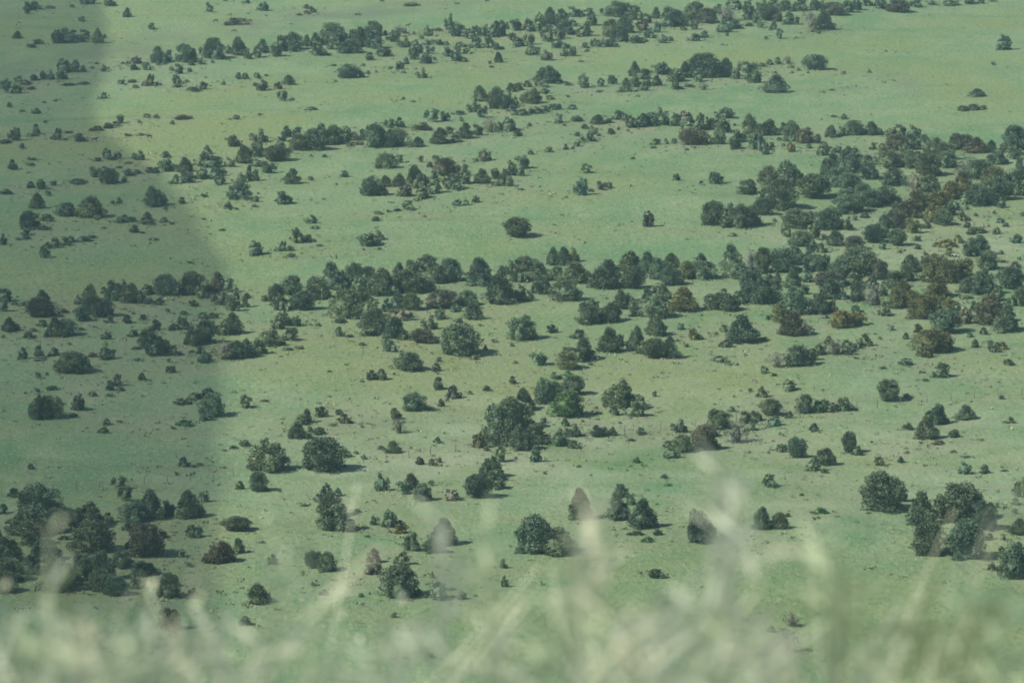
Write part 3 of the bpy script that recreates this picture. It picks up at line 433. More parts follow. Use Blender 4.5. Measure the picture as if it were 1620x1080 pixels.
def foliage(seed, shape, lobes, per, size=0.033, up=0.55, gap=0.12, wob=0.22, heart=0.52):
    """a crown of unit width and height: leaf sprays over many overlapping clumps, each clump its own tone; several stems give several tops"""
    rng = np.random.default_rng(seed); VS, FS, TS = [], [], []; o = 0
    subs = [(0, 0, 1.0, 1.0, shape)]
    if shape == 'multi':
        a0 = rng.uniform(0, 6.28); subs = []
        for j in range(rng.integers(3, 5)):
            a = a0 + j * 2.1 + rng.normal(0, .3); d = rng.uniform(.10, .20); subs.append((d * math.cos(a), d * math.sin(a), rng.uniform(.56, .76), 1.0 if j == 0 else rng.uniform(.66, .92), ['egg', 'dome', 'cone'][rng.integers(3)]))
    for sx_, sy_, sw, sh, shp in subs:
        tops = rng.uniform(0, 6.28, 3); z0 = 0.02 if shp != 'lift' else 0.10; nl = max(8, int(lobes * (1 if len(subs) == 1 else .42)))
        for j in range(nl):
            z = z0 + (0.97 - z0) * rng.uniform(0, 1) ** (1.25 if shp == 'cone' else 1.1); a = rng.uniform(0, 2 * math.pi)
            skew = 1 + wob * math.sin(a + tops[0]) * 0.7 + wob * 0.6 * math.sin(2 * a + tops[1]) + rng.normal(0, wob * 0.34)
            pr = 0.5 * sw * float(profile(shp, np.array(z))) * skew
            lr = rng.uniform(0.065, 0.140) * (1.0 if shp != 'mound' else 1.15) * (.82 if len(subs) > 1 else 1)
            rr = max(0.0, pr - lr * 0.65) * rng.uniform(0.70, 1.0) if rng.uniform() > 0.15 else pr * rng.uniform(0, 0.5)
            c = np.array([sx_ + rr * math.cos(a), sy_ + rr * math.sin(a), min(z, 0.985 - lr * 0.55) * sh])
            tone = float(np.clip(rng.normal(0.42, 0.20), 0, 1)); n = int(per * rng.uniform(0.6, 1.3) * (lr / 0.11) ** 2) + 4
            q = rng.normal(0, 1, (n, 3)); q /= np.linalg.norm(q, axis=1)[:, None]
            p = c + q * lr * rng.uniform(0.62, 1.12, (n, 1)) * np.array([1, 1, 1.25]); p[:, 2] = np.abs(p[:, 2]) + 0.004
            keep = rng.uniform(0, 1, n) > gap; p, q = p[keep], q[keep]
            V, F = leaves_at(rng, p, q, size, up); VS.append(V); FS.append(F + o); o += len(V)
            TS.append(np.repeat(np.clip(tone + rng.normal(0, 0.12, len(p)), 0, 1), 4))
            m_ = 5                                               # upright sprigs that roughen the outline
            p = c + rng.normal(0, .45, (m_, 3)) * lr + np.array([0, 0, lr * .8]); p[:, 2] = np.abs(p[:, 2])
            V, F = leaves_at(rng, p, np.zeros((m_, 3)), size * 1.35, 1.0); VS.append(V); FS.append(F + o); o += len(V); TS.append(np.repeat(np.clip(tone + rng.normal(.08, 0.15, m_), 0, 1), 4))
        nu, nv = 10, 7; cv = []                                  # the dense twiggy heart that stops the light
        for z in np.linspace(0.03, 0.93, nv):
            for u in range(nu):
                a = 2 * math.pi * u / nu; skew = 1 + wob * math.sin(a + tops[0]) * 0.7 + wob * 0.6 * math.sin(2 * a + tops[1]) + rng.normal(0, .10)
                pr = 0.5 * sw * heart * float(profile(shp, np.array(z))) * skew; cv.append((sx_ + pr * math.cos(a), sy_ + pr * math.sin(a), sh * z * (0.84 + rng.normal(0, .03))))
        cf = [(o + j * nu + u, o + j * nu + (u + 1) % nu, o + (j + 1) * nu + (u + 1) % nu, o + (j + 1) * nu + u) for j in range(nv - 1) for u in range(nu)]
        VS.append(np.array(cv)); FS.append(np.array(cf)); TS.append(np.full(len(cv), 0.36)); o += len(cv)
    V = np.concatenate(VS); ex = np.percentile(np.abs(V[:, :2]), 97.5); V[:, :2] *= .5 / ex; V[:, 2] *= 1 / np.percentile(V[:, 2], 99.3)
    return V, np.concatenate(FS), np.concatenate(TS)
def tube(VS, FS, pts, rad, k=5):
    o = sum(len(v) for v in VS); P = []
    for j, (p, r_) in enumerate(zip(pts, rad)):
        d = (Vector(pts[min(j + 1, len(pts) - 1)]) - Vector(pts[max(j - 1, 0)])).normalized()
        s = d.cross(Vector((0.31, 0.92, 0.2))).normalized(); u = d.cross(s)
        P += [Vector(p) + (s * math.cos(a) + u * math.sin(a)) * r_ for a in [2 * math.pi * q / k for q in range(k)]]
    VS.append(np.array([list(v) for v in P])); n = len(pts)
    FS.append(np.array([(o + j * k + q, o + j * k + (q + 1) % k, o + (j + 1) * k + (q + 1) % k, o + (j + 1) * k + q) for j in range(n - 1) for q in range(k)]))
def trunk_mesh(seed):
    rg = random.Random(seed); VS, FS = [], []
    tube(VS, FS, [(0, 0, -0.06), (0.01, 0.01, 0.08), (0.02, -0.01, 0.30), (0.0, 0.02, 0.72)], [0.085, 0.062, 0.045, 0.012], 7)
    for j in range(6):
        a = j * 1.05 + rg.uniform(-.3, .3); z = rg.uniform(0.06, 0.34); l = rg.uniform(0.24, 0.36)
        tube(VS, FS, [(0, 0, z), (math.cos(a) * l * .5, math.sin(a) * l * .5, z + l * .28), (math.cos(a) * l, math.sin(a) * l, z + l * .75)], [0.03, 0.02, 0.006])
    return mesh_np('trunk', np.concatenate(VS), np.concatenate(FS), bk, None, True)
def bare_branches(seed, n=46):
    """the twiggy grey limbs of a half dead tree, unit size"""
    rg = random.Random(seed); VS, FS = [], []
    for j in range(n):
        a = rg.uniform(0, 6.28); el = rg.uniform(0.25, 1.45); l = rg.uniform(0.45, 0.95) * (0.62 if el < 0.6 else 0.95)
        d = Vector((math.cos(a) * math.cos(el), math.sin(a) * math.cos(el), math.sin(el)))
        p0 = Vector((0, 0, rg.uniform(0.0, 0.2))); pts = [p0, p0 + d * l * .35 + Vector((rg.uniform(-.03, .03), rg.uniform(-.03, .03), 0)), p0 + d * l * .7, p0 + d * l + Vector((0, 0, rg.uniform(-.05, .08)))]
        for q in pts: q.x *= .75; q.y *= .75; q.z = min(q.z, 1.0)
        tube(VS, FS, pts, [0.016, 0.012, 0.009, 0.003], 4)
        for m_ in range(4):
            b0 = pts[1].lerp(pts[3], rg.uniform(0, .8)); e = Vector((rg.uniform(-1, 1), rg.uniform(-1, 1), rg.uniform(0, 1))).normalized() * rg.uniform(.08, .2)
            tube(VS, FS, [b0, b0 + e * .5, b0 + e], [0.008, 0.006, 0.002], 3) if False else tube(VS, FS, [b0, b0 + e * .5, b0 + e], [0.008, 0.006, 0.002], 4)
    return mesh_np('bare_branches', np.concatenate(VS), np.concatenate(FS), gw, None, True)

def crown_mesh(nm, *a, **k):
    V, F, T = foliage(*a, **k); return mesh_np(nm, V, F, fm, dict(tone=T))
CROWN = {
    'round': [crown_mesh('crown', 10 + j, s, 80, 150, wob=w_) for j, (s, w_) in enumerate([('egg', .20), ('dome', .24), ('egg', .30), ('cone', .30), ('dome', .2), ('multi', .18), ('multi', .2), ('egg', .26), ('multi', .2), ('egg', .22), ('dome', .28), ('lift', .2), ('cone', .2)])],
    'cone': [crown_mesh('crown', 40 + j, 'cone', 80, 150, wob=w_) for j, w_ in enumerate([.12, .2, .16, .24])],
    'thin': [crown_mesh('crown', 60 + j, s, 30, 60, gap=.5, wob=.3, heart=.3) for j, s in enumerate(['dome', 'egg'])],
}
BUSH = [crown_mesh('shrub', 80 + j, s, 38, 70, size=0.065, wob=.28) for j, s in enumerate(['mound', 'multi', 'mound', 'egg', 'multi', 'mound'])]
BUSH_C = [crown_mesh('shrub', 90 + j, 'cone', 34, 70, size=0.065, wob=.2) for j in range(2)]
LITE = {k_: [foliage(100 + 7 * j + z_, s, 30, 40, size=0.075, wob=.28, heart=.56) for j, s in enumerate(ss)] for z_, (k_, ss) in enumerate({'round': ['egg', 'multi', 'dome', 'multi'], 'cone': ['cone', 'cone'], 'low': ['mound', 'mound', 'dome']}.items())}
TRUNK = [trunk_mesh(j) for j in range(4)]; BARE = [bare_branches(j) for j in range(3)]

HUES = {'': (0.078, 0.118, 0.062), 'b': (0.086, 0.092, 0.052), 'o': (0.115, 0.125, 0.046), 'g': (0.056, 0.118, 0.040), 'd': (0.098, 0.112, 0.074)}
def hue_of(q):
    k = q['k'].replace('s', '').replace('c', ''); k = ('g' if 'g' in k else 'd' if 'd' in k and 'b' not in k else 'b' if 'b' in k else 'o' if 'o' in k else '')
    v = rnd.uniform(0.72, 1.3); m_ = 1.15 if q['low'] else 1.0; w_ = rnd.uniform(-.10, .14)
    c = HUES[k]; return (c[0] * v * m_ * (1 + w_), c[1] * v * m_, c[2] * v * m_ * (1 - w_), 1.0)

# which plants stand as things of their own and which are left to the two masses
def kind_of(q):
    if q['low']: return 'shrub'
    if 'd' in q['k']: return 'dead_juniper'
    return 'pointed_conifer' if 'c' in q['k'] else 'juniper_tree'
for q in plants: q['kind'] = kind_of(q)
byk = {}
for q in plants: byk.setdefault(q['kind'], []).append(q)
mass = {'juniper_tree': [], 'shrub': []}
single = []
for k_, L in byk.items():
    L.sort(key=lambda q: -q['area']); single += L[:300]
    if len(L) > 300: mass[k_] += L[300:]

# labels: looks first, then where it stands; a place in its neighbourhood when nothing else tells it apart
ORD = ['first', 'second', 'third', 'fourth', 'fifth', 'sixth', 'seventh', 'eighth', 'ninth', 'tenth', 'eleventh', 'twelfth', 'thirteenth', 'fourteenth', 'fifteenth', 'sixteenth', 'seventeenth', 'eighteenth', 'nineteenth', 'twentieth']
NOUN = {'shrub': 'shrub', 'dead_juniper': 'half dead juniper', 'pointed_conifer': 'pointed conifer', 'juniper_tree': 'juniper'}
GROUP = {'shrub': 'low shrubs scattered over the prairie', 'dead_juniper': 'grey half dead junipers on the plain', 'pointed_conifer': 'pointed conifers on the plain', 'juniper_tree': 'rounded junipers dotted over the plain'}
CAT = {'shrub': 'shrub', 'dead_juniper': 'dead tree', 'pointed_conifer': 'conifer', 'juniper_tree': 'juniper tree'}
hood = {}
for q in single:
    z = min(ZONES, key=lambda z: math.hypot(z[0] - q['px'], 1.7 * (z[1] - (q['py'] - 8))))
    hood.setdefault((z[2], q['kind']), []).append(q)
for (phrase, kd), L in hood.items():
    L.sort(key=lambda q: q['px']); n = len(L); noun = NOUN[kd]
    look = lambda q: 'brown' if 'b' in q['k'] else 'olive' if 'o' in q['k'] else 'fresh green' if 'g' in q['k'] else ''
    form = lambda q: 'low' if q['h'] < 0.62 * q['w'] else 'upright' if q['h'] > 1.15 * q['w'] else 'bushy'
    free = list(L)
    if n == 1:
        q = L[0]; q['label'] = f"{form(q)} {look(q) or 'dark green'} {noun} at {phrase}"; continue
    looks = [look(q) for q in L]
    for q in list(free):
        if look(q) and looks.count(look(q)) == 1: q['label'] = f"only {look(q)} {noun} at {phrase}"; free.remove(q)
    if len(free) == 1 and n > 1:
        q = free[0]; q['label'] = f"{form(q)} dark green {noun} at {phrase}" if not look(q) else f"{form(q)} {look(q)} {noun} at {phrase}"; free = []
    if len(free) >= 2:
        s = sorted(free, key=lambda q: -q['area'])
        if s[0]['area'] > 1.35 * s[1]['area']: s[0]['label'] = f"largest {noun} at {phrase}"; free.remove(s[0])
        s = sorted(free, key=lambda q: q['h'] * q['w'])
    for q in free:
        j = L.index(q)
        pos = 'leftmost' if j == 0 else 'rightmost' if j == n - 1 else f"{ORD[j]} from left, "
        q['label'] = (f"{pos} {form(q)} {noun} at {phrase}" if j in (0, n - 1) else f"{form(q)} {noun}, {ORD[j]} from left, at {phrase}")
for q in single:
    w_ = q['label'].split()
    if len(w_) > 16: q['label'] = ' '.join(w_[-16:])

for q in single:
    rot = rnd.uniform(0, 6.28); kd = q['kind']; hue = hue_of(q)
    if kd == 'shrub':
        o = obj('shrub', rnd.choice(BUSH_C if 'c' in q['k'] else BUSH)); o.color = hue
        o.location = q['p']; o.scale = (q['w'] * 1.1, q['w'] * 1.1, q['h']); o.rotation_euler.z = rot; root = o
    else:
        root = obj(kd, None); root.location = q['p']; root.rotation_euler.z = rot; root.empty_display_size = 0.5
        me = rnd.choice(CROWN['thin'] if kd == 'dead_juniper' else CROWN['cone'] if kd == 'pointed_conifer' else CROWN['round'])
        c = obj('crown', me, root); c.color = hue; sc = (q['w'] * 1.16, q['w'] * rnd.uniform(1.04, 1.2), q['h'] * 1.0); c.scale = sc
        if kd == 'dead_juniper': d_ = obj('bare_branches', rnd.choice(BARE), root); d_.scale = (q['w'], q['w'], q['h'])
        tr = obj('trunk', rnd.choice(TRUNK), root); tr.scale = (min(q['w'], 4.0), min(q['w'], 4.0), q['h'])
    root['label'] = q['label']; root['category'] = CAT[kd]; root['group'] = GROUP[kd]

def joined(name, L, label):
    """everything of a kind beyond the largest three hundred, as one mass"""
    VS, FS, TS = [], [], []; o = 0; rg = np.random.default_rng(5)
    for q in L:
        key = 'low' if q['low'] else 'round'
        if 'c' in q['k']: key = 'cone'
        V, F, T = LITE[key][rg.integers(len(LITE[key]))]; a = rg.uniform(0, 6.28); ca_, sa = math.cos(a), math.sin(a)
        P = np.stack([(V[:, 0] * ca_ - V[:, 1] * sa) * q['w'] * 1.12 + q['p'].x, (V[:, 0] * sa + V[:, 1] * ca_) * q['w'] * 1.12 + q['p'].y, V[:, 2] * q['h'] + q['p'].z], -1)
        VS.append(P); FS.append(F + o); o += len(P); h = np.array(hue_of(q)); cc = np.outer(0.45 + 1.3 * T, h); cc[:, 3] = 1; TS.append(cc)
    me = mesh_np(name, np.concatenate(VS), np.concatenate(FS), fm2, dict(tint=np.concatenate(TS)))
    obj(name, me, kind='stuff', label=label)
if mass['juniper_tree']: joined('distant_woods', mass['juniper_tree'], 'smaller dark junipers filling the rows and woods between the large ones')
if mass['shrub']: joined('undergrowth', mass['shrub'], 'tiny low shrubs and weeds dotted over the grassland')

# ---------------------------------------------------------------- rocks and dry weeds on the bare ground, past counting
rg = np.random.default_rng(3)
ico = bmesh.new(); bmesh.ops.create_icosphere(ico, subdivisions=1, radius=0.5); ico.verts.ensure_lookup_table()
IV = np.array([list(v.co) for v in ico.verts]); IF = np.array([[v.index for v in f.verts] for f in ico.faces]); ico.free()
VS, FS, TS = [], [], []; o = 0; trees = [q for q in plants]
for j in range(1500):
    q = trees[rg.integers(len(trees))]; x = q['p'].x + rg.normal(0, 5.0); y = q['p'].y + rg.normal(0, 7)
    s = rg.uniform(0.10, 0.40) * (1.5 if rg.uniform() < .08 else 1); V = IV * (1 + rg.normal(0, .16, (len(IV), 1))) * s * np.array([1.2, 1, .7]) + np.array([x, y, float(land(x, y)) + s * .16])
    VS.append(V); FS.append(IF + o); o += len(V); c = np.array([.20, .165, .13, 1]) * rg.uniform(.6, 1.5); c[3] = 1; TS.append(np.tile(c, (len(V), 1)))
rk, t, b = mat('lava_rock', 0.95, 0.1); ca = N(t, 'ShaderNodeAttribute', attribute_name='tint'); nz = N(t, 'ShaderNodeTexNoise', Scale=6.0, Detail=4)
t.links.new(mixc(t, 0.5, ca.outputs['Color'], mixc(t, nz.outputs[0], (.08, .07, .06), (.28, .24, .20)), 'MIX'), b.inputs['Base Color'])
obj('scattered_rubble', mesh_np('rubble', np.concatenate(VS), np.concatenate(FS), rk, dict(tint=np.concatenate(TS))), kind='stuff', label='small brown stones strewn on the worn soil')
VS, FS, TS = [], [], []; o = 0
for j in range(9500):                                         # low tufts: most round the trees, some anywhere
    if rg.uniform() < .92:
        q = trees[rg.integers(len(trees))]; x = q['p'].x + rg.normal(0, 3.6); y = q['p'].y + rg.normal(0, 5)
    else: x = rg.uniform(-150, 150); y = rg.uniform(500, 1330)
    s = rg.uniform(.16, .42) * (1.6 if rg.uniform() < .1 else 1); n_ = 9; z = float(land(x, y))
    p = np.stack([x + rg.normal(0, .32, n_) * s * 2.2, y + rg.normal(0, .32, n_) * s * 2.2, z + rg.uniform(.05, .45, n_) * s], -1)
    V, F = leaves_at(rg, p, np.tile([0, 0, .5], (n_, 1)), .55 * s, .6); VS.append(V); FS.append(F + o); o += len(V)
    c = np.array([[.085, .125, .050, 1], [.15, .165, .08, 1], [.060, .095, .040, 1], [.21, .23, .12, 1]][rg.integers(4)]) * rg.uniform(.8, 1.2); c[3] = 1; TS.append(np.tile(c, (len(V), 1)))
obj('prairie_tufts', mesh_np('tufts', np.concatenate(VS), np.concatenate(FS), fm2, dict(tint=np.concatenate(TS))), kind='stuff', label='tufts of weeds and bunch grass on the prairie')

# ---------------------------------------------------------------- wire fence crossing the plain
fpts = [(-40, 789), (85, 777), (228, 765), (264, 763), (338, 757), (370, 754), (410, 748), (500, 738), (575, 731), (611, 727), (647, 724), (681, 719), (720, 715), (830, 704), (960, 690), (1100, 674), (1230, 658), (1355, 645), (1388, 642), (1425, 639), (1466, 636), (1504, 634), (1541, 629), (1616, 624), (1680, 618)]
FP = [at(*p) for p in fpts]; posts = []
for a, b_ in zip(FP, FP[1:]):
    n = max(1, round((b_ - a).length / 3.3))
    for j in range(n):
        p = a.lerp(b_, j / n); posts.append(Vector((p.x, p.y, float(land(p.x, p.y)))))
fence = obj('wire_fence', None, label='thin wire fence on weathered posts crossing the lower plain', category='fence'); fence.location = posts[0]
VS, FS = [], []; tube(VS, FS, [(0, 0, -.2), (0.01, 0, .5), (0, 0.01, 1.2), (0, 0.01, 1.22)], [.06, .055, .05, .03], 7); pme = mesh_np('post', np.concatenate(VS), np.concatenate(FS), bk, None, True)
post0 = obj('post', pme, fence); post0.location = (0, 0, 0)
for p in posts[1:]:
    c = post0.copy(); C.objects.link(c); c.parent = fence; c.location = p - posts[0]
    c.rotation_euler = (rnd.uniform(-.09, .09), rnd.uniform(-.14, .14), rnd.uniform(0, 3)); c.scale.z = rnd.uniform(.85, 1.12)
wm_, t, b = mat('fence_wire', 0.4, 0.5); b.inputs['Base Color'].default_value = (.35, .35, .35, 1); b.inputs['Metallic'].default_value = .8
for z in (.45, .78, 1.08):
    VS, FS = [], []; tube(VS, FS, [p - posts[0] + Vector((0, -.06, z)) for p in posts], [.004] * len(posts), 4)
    obj('wire', mesh_np('wire', np.concatenate(VS), np.concatenate(FS), wm_), fence)

# ---------------------------------------------------------------- grazing animals
def animal_mesh(horse, head_down):
    """one continuous body grown over a skeleton of joints"""
    J = {'hip': (-.62, 0, 1.15, .27), 'belly': (-.1, 0, 1.05, .33), 'chest': (.48, 0, 1.12, .28)}
    J['neck'] = (.85, 0, 1.0 if head_down else 1.45, .15); J['poll'] = (1.05, 0, .72 if head_down else (1.85 if horse else 1.52), .13)
    J['muzzle'] = (1.28, 0, .32 if head_down else (1.62 if horse else 1.32), .075); J['tail'] = (-.92, 0, 1.18, .05); J['tail_end'] = (-.98, 0, .55, .045)
    E = [('hip', 'belly'), ('belly', 'chest'), ('chest', 'neck'), ('neck', 'poll'), ('poll', 'muzzle'), ('hip', 'tail'), ('tail', 'tail_end')]
    for s, nm in ((1, 'l'), (-1, 'r')):
        y = s * .2
        for nm2, pts in (('f', [(.50, y, .82, .13), (.50, y, .45, .065), (.52, y, .04, .06)]), ('h', [(-.60, y, .85, .17), (-.74, y, .50, .07), (-.66, y, .04, .06)])):
            prev = 'chest' if nm2 == 'f' else 'hip'
            for j, p in enumerate(pts): J[nm + nm2 + str(j)] = p; E.append((prev, nm + nm2 + str(j))); prev = nm + nm2 + str(j)
        J['ear' + nm] = (J['poll'][0] - .05, s * .16, J['poll'][2] + .12, .03); E.append(('poll', 'ear' + nm))
    ks = list(J); me = bpy.data.meshes.new('animal'); me.from_pydata([J[k][:3] for k in ks], [(ks.index(a), ks.index(c)) for a, c in E], [])
    o = bpy.data.objects.new('skeleton', me); C.objects.link(o); md = o.modifiers.new('skin', 'SKIN'); o.modifiers.new('sub', 'SUBSURF').levels = 1
    for k, sv in zip(ks, me.skin_vertices[0].data): sv.radius = (J[k][3], J[k][3])
    me.skin_vertices[0].data[0].use_root = True
    out_ = bpy.data.meshes.new_from_object(o.evaluated_get(bpy.context.evaluated_depsgraph_get())); bpy.data.objects.remove(o)
    for p in out_.polygons: p.use_smooth = True
    return out_
HIDE = {}
def hide(nm, c, patch=None):
    m_, t, b = mat(nm, .7, .2); nz = N(t, 'ShaderNodeTexNoise', Scale=1.6, Detail=2); tcn = N(t, 'ShaderNodeTexCoord'); t.links.new(tcn.outputs['Object'], nz.inputs['Vector'])
    t.links.new(mixc(t, ramp(t, nz.outputs[0], .50, .54) if patch else nz.outputs[0], c, patch or tuple(v * 1.5 for v in c)), b.inputs['Base Color']); return m_
HIDE = {'black': hide('black_hide', (.018, .017, .017)), 'brown': hide('brown_hide', (.07, .04, .025)), 'tan': hide('tan_hide', (.24, .14, .07)), 'pied': hide('pied_hide', (.02, .02, .02), (.6, .58, .55))}
graze = animal_mesh(False, True); stand = animal_mesh(False, False); hstand = animal_mesh(True, False)
HERD = [(645, 44, 'horse', 'brown', 10, 'brown horse standing beyond the long far row of trees'), (604, 5, 'cow', 'black', 185, 'black cow on the far grass near the top edge, nearer the track'),
        (771, 5, 'cow', 'black', 0, 'black cow alone on the far grass above the broad woodland'), (341, 36, 'cow', 'black', 170, 'black cow standing above the pale far track'),
        (363, 26, 'cow', 'tan', 200, 'tan cow, the only light one in the far meadow'), (395, 36, 'cow', 'brown', 20, 'brown cow just past the low grey scrub mound'),
        (370, 52, 'cow', 'brown', 5, 'brown cow walking on the pale far track'), (150, 225, 'cow', 'black', 0, 'black cow grazing at the end of the thin tree line'),
        (236, 220, 'cow', 'black', 190, 'black cow grazing on pale grass below the brown strip'),
        (1109, 293, 'cow', 'black', 60, 'black cow beside the round bush in the middle meadow'), (1513, 411, 'cow', 'pied', 175, 'black and white cow among trees of the right slope')]
for px, py, kd, hd, rz, lab in HERD:
    me = (hstand if kd == 'horse' else graze if rnd.random() < .6 else stand).copy(); me.materials.clear(); me.materials.append(HIDE[hd])
    o = obj(kd, me, label=lab, category=kd, group='grazing animals on the plain'); o.location = at(px, py); o.rotation_euler.z = R(rz)
    s = 0.66; o.scale = (s, s, s)

# ---------------------------------------------------------------- the roadside grass close to the lens, out of focus
HEAD = [(0, .08), (120, .10), (260, .09), (340, .08), (480, .10), (640, .13), (760, .08), (840, .12), (920, .18), (1000, .18), (1100, .23), (1150, .25), (1220, .20), (1330, .20), (1430, .15), (1540, .14), (1620, .13)]
def top_at(px): return float(np.interp(px, [p for p, _ in HEAD], [v for _, v in HEAD]))
rg = np.random.default_rng(11); VS, FS, TS = [], [], []; o = 0
def ribbon(pts, wid, col, side):
    global o
    P = np.array(pts); s = np.array(side); w_ = np.array(wid)[:, None]
    V = np.concatenate([P - s * w_, P + s * w_]); n = len(P)
    VS.append(V); FS.append(np.array([(o + j, o + j + 1, o + n + j + 1, o + n + j) for j in range(n - 1)])); o += len(V); TS.append(np.tile(np.array([*col, 1.0]), (len(V), 1)))
GC = [(.54, .56, .38), (.62, .63, .46), (.48, .52, .33), (.62, .62, .42), (.56, .58, .42), (.50, .53, .33), (.34, .38, .20)]
for j in range(1050):
    d = rg.uniform(4.6, 8.0); px = rg.uniform(-1500, 3100); x = (px - 810) / FPX * d; root = np.array([x, d, float(land(x, d)) - .02])
    frame_h = PH_H / FPX * d; low_edge = CAM_H - d * math.tan(PITCH + PH_H / 2 / FPX)
    hmax = low_edge + frame_h * top_at(np.clip(px, 0, 1620)) * rg.uniform(0, 1) ** 2.6 * (.75 + .5 * math.sin(px * .021 + 1.0) * math.sin(px * .0083)) - root[2]
    if rg.uniform() < .35: hmax *= rg.uniform(.6, .95)
    h = max(.18, hmax); lean = np.array([rg.normal(.22, .34), rg.normal(0, .2)]) * h; col = np.array(GC[rg.integers(len(GC))]) * rg.uniform(.8, 1.15); a = rg.uniform(0, 6.28); side = (math.cos(a), math.sin(a) * .4, 0)
    u = np.linspace(0, 1, 7); pts = [root + np.array([lean[0] * t_ ** 2, lean[1] * t_ ** 2, h * t_]) for t_ in u]
    if rg.uniform() < .55:                                    # stalk with a seed head
        ribbon(pts, [.0016] * 7, col, side); tip = pts[-1]
        for m_ in range(rg.integers(10, 22)):
            z = rg.uniform(0, 1.0); c0 = pts[-1] + (pts[-3] - pts[-1]) * z + np.array([rg.normal(0, .006), rg.normal(0, .006), 0]); e = np.array([rg.normal(0, .6), rg.normal(0, .6), .8]); e /= np.linalg.norm(e)
            ribbon([c0, c0 + e * .010, c0 + e * .02], [.0012, .0038, .0006], col * 1.12, (math.cos(m_), math.sin(m_), .2))
    elif rg.uniform() < .7:                                   # long blade that bends over
        bend = rg.normal(0, .22); pts = [root + np.array([lean[0] * t_ + bend * t_ ** 3 * h, lean[1] * t_, h * (t_ - .18 * abs(bend) * 4 * t_ ** 3)]) for t_ in u]
        ribbon(pts, .0038 * (1 - u ** 2) + .0006, col, side)
    else:                                                     # leafy weed
        ribbon(pts, [.0024] * 7, col * .8, side)
        for m_ in range(rg.integers(8, 18)):
            c0 = pts[0] + (pts[-1] - pts[0]) * rg.uniform(.35, 1); e = np.array([rg.normal(0, 1), rg.normal(0, 1), rg.uniform(-.1, .8)]); e /= np.linalg.norm(e)
            ribbon([c0, c0 + e * .022, c0 + e * .05], [.002, .0085, .001], np.array((.46, .52, .32)) * rg.uniform(.8, 1.3), np.cross(e, [.2, .3, 1]))
def spot(px, py, d):
    return np.array([(px - 810) / FPX * d, d, CAM_H - d * math.tan(PITCH + (py - PH_H / 2) / FPX)])
PALE, CREAM, LEAF, DEEP = (.62, .64, .47), (.66, .64, .44), (.52, .58, .36), (.27, .33, .15)
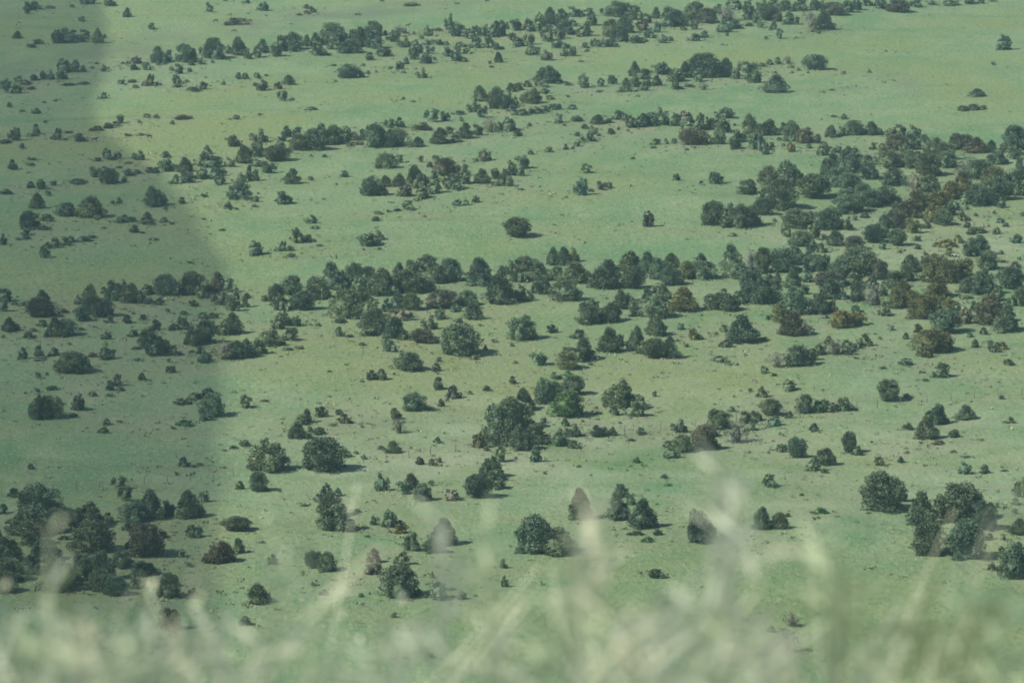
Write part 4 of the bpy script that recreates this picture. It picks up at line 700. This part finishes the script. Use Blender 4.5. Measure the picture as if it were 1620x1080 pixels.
# single tall weeds on the shoulder: where the top stands, how far the leaves reach down, how many, spread, leaf length, colour
for px, py, down, n_, spread, ll, col in [
    (1152, 738, 130, 26, 13, .020, PALE), (1165, 845, 150, 22, 26, .018, PALE), (925, 790, 170, 26, 15, .020, CREAM), (905, 880, 120, 24, 18, .022, LEAF), (1328, 868, 150, 26, 13, .022, LEAF), (1350, 890, 130, 7, 20, .018, DEEP),
    (690, 800, 200, 14, 10, .018, PALE), (770, 830, 200, 16, 12, .018, LEAF), (445, 870, 60, 8, 16, .018, LEAF), (1060, 950, 130, 46, 60, .020, PALE), (1010, 975, 110, 40, 50, .020, CREAM),
    (1130, 960, 120, 40, 50, .021, LEAF), (1210, 985, 100, 34, 40, .020, PALE), (1260, 1010, 80, 26, 40, .018, CREAM), (1430, 950, 130, 26, 34, .026, LEAF), (1470, 960, 120, 18, 40, .026, DEEP), (1560, 955, 100, 14, 18, .026, DEEP), (1600, 930, 130, 14, 20, .022, LEAF),
    (75, 960, 130, 30, 34, .020, PALE), (120, 950, 130, 20, 14, .020, CREAM), (20, 990, 90, 26, 30, .020, LEAF), (210, 1000, 80, 26, 40, .020, PALE), (260, 990, 90, 18, 20, .018, CREAM), (335, 985, 100, 20, 22, .020, PALE), (150, 1020, 60, 20, 60, .020, LEAF), (60, 930, 80, 10, 20, .018, DEEP),
    (400, 1010, 80, 18, 50, .020, PALE), (520, 1020, 60, 16, 50, .020, LEAF), (620, 985, 90, 20, 30, .020, PALE), (790, 1000, 90, 20, 40, .020, PALE), (850, 1020, 70, 16, 40, .020, LEAF)]:
    d = rg.uniform(5.0, 6.2); tip = spot(px, py, d); root = np.array([tip[0] + rg.normal(0, .05), d, float(land(tip[0], d)) - .02]); bend = rg.normal(0, .02)
    u = np.linspace(0, 1, 7); pts = [root + (tip - root) * t_ + np.array([bend * math.sin(3 * t_), 0, 0]) for t_ in u]
    ribbon(pts, [.0022] * 7, np.array(col) * .8, (1, .2, 0))
    for m_ in range(n_):
        v = rg.uniform(0, 1) ** .85; c0 = spot(px + rg.normal(0, spread * (.4 + .8 * v)), py + v * down, d) + np.array([0, rg.normal(0, .05), 0])
        e = np.array([rg.normal(.4, .9), rg.normal(0, .4), rg.normal(.25, .45)]); e /= np.linalg.norm(e); L_ = ll * rg.uniform(.8, 2.6); w_ = ll * rg.uniform(.12, .26)
        ribbon([c0, c0 + e * L_ * .5, c0 + e * L_], [.0012, w_, .0008], np.array(col) * rg.uniform(.75, 1.22), np.cross(e, [.1, 1, .2]))
        if m_ % 3 == 0: ribbon([pts[int(5 * (1 - v))], (pts[int(5 * (1 - v))] + c0) / 2 + np.array([0, 0, .006]), c0], [.001] * 3, np.array(col) * .85, (1, .2, .3))
# bent dry straws
for x0, y0, x1, y1 in [(470, 985, 600, 868), (505, 955, 560, 930), (930, 1075, 1040, 985), (800, 985, 850, 940), (860, 955, 905, 942), (400, 1036, 490, 1034), (1110, 1050, 1200, 1030), (1160, 1000, 1215, 925), (1215, 880, 1290, 876), (280, 960, 300, 900), (960, 905, 1000, 870), (1020, 1075, 1110, 1000)]:
    d = rg.uniform(4.9, 5.8); a = spot(x0, y0, d); b_ = spot(x1, y1, d); g0 = np.array([a[0] - (b_[0] - a[0]) * .8, d, float(land(a[0], d)) - .02]); u = np.linspace(0, 1, 5)
    pts = [g0, (g0 + a) / 2 + np.array([0, 0, .015])] + [a + (b_ - a) * t_ + np.array([0, 0, .006 * math.sin(3.1 * t_)]) for t_ in u]
    ribbon(pts, [.0016, .0018] + [.0028, .0034, .0034, .0026, .001], CREAM, (.2, .2, 1))
gm2, t, b = mat('grass_blade', 0.6, 0.3); ca = N(t, 'ShaderNodeAttribute', attribute_name='tint'); t.links.new(ca.outputs['Color'], b.inputs['Base Color'])
tl = N(t, 'ShaderNodeBsdfTranslucent'); t.links.new(ca.outputs['Color'], tl.inputs[0]); mx = N(t, 'ShaderNodeMixShader'); mx.inputs[0].default_value = .35
t.links.new(b.outputs[0], mx.inputs[1]); t.links.new(tl.outputs[0], mx.inputs[2]); t.links.new(mx.outputs[0], t.nodes['Material Output'].inputs[0])
obj('roadside_grass', mesh_np('roadside_grass', np.concatenate(VS), np.concatenate(FS), gm2, dict(tint=np.concatenate(TS))), kind='stuff', label='blurred pale seed heads and blades of roadside grass close to the viewer')
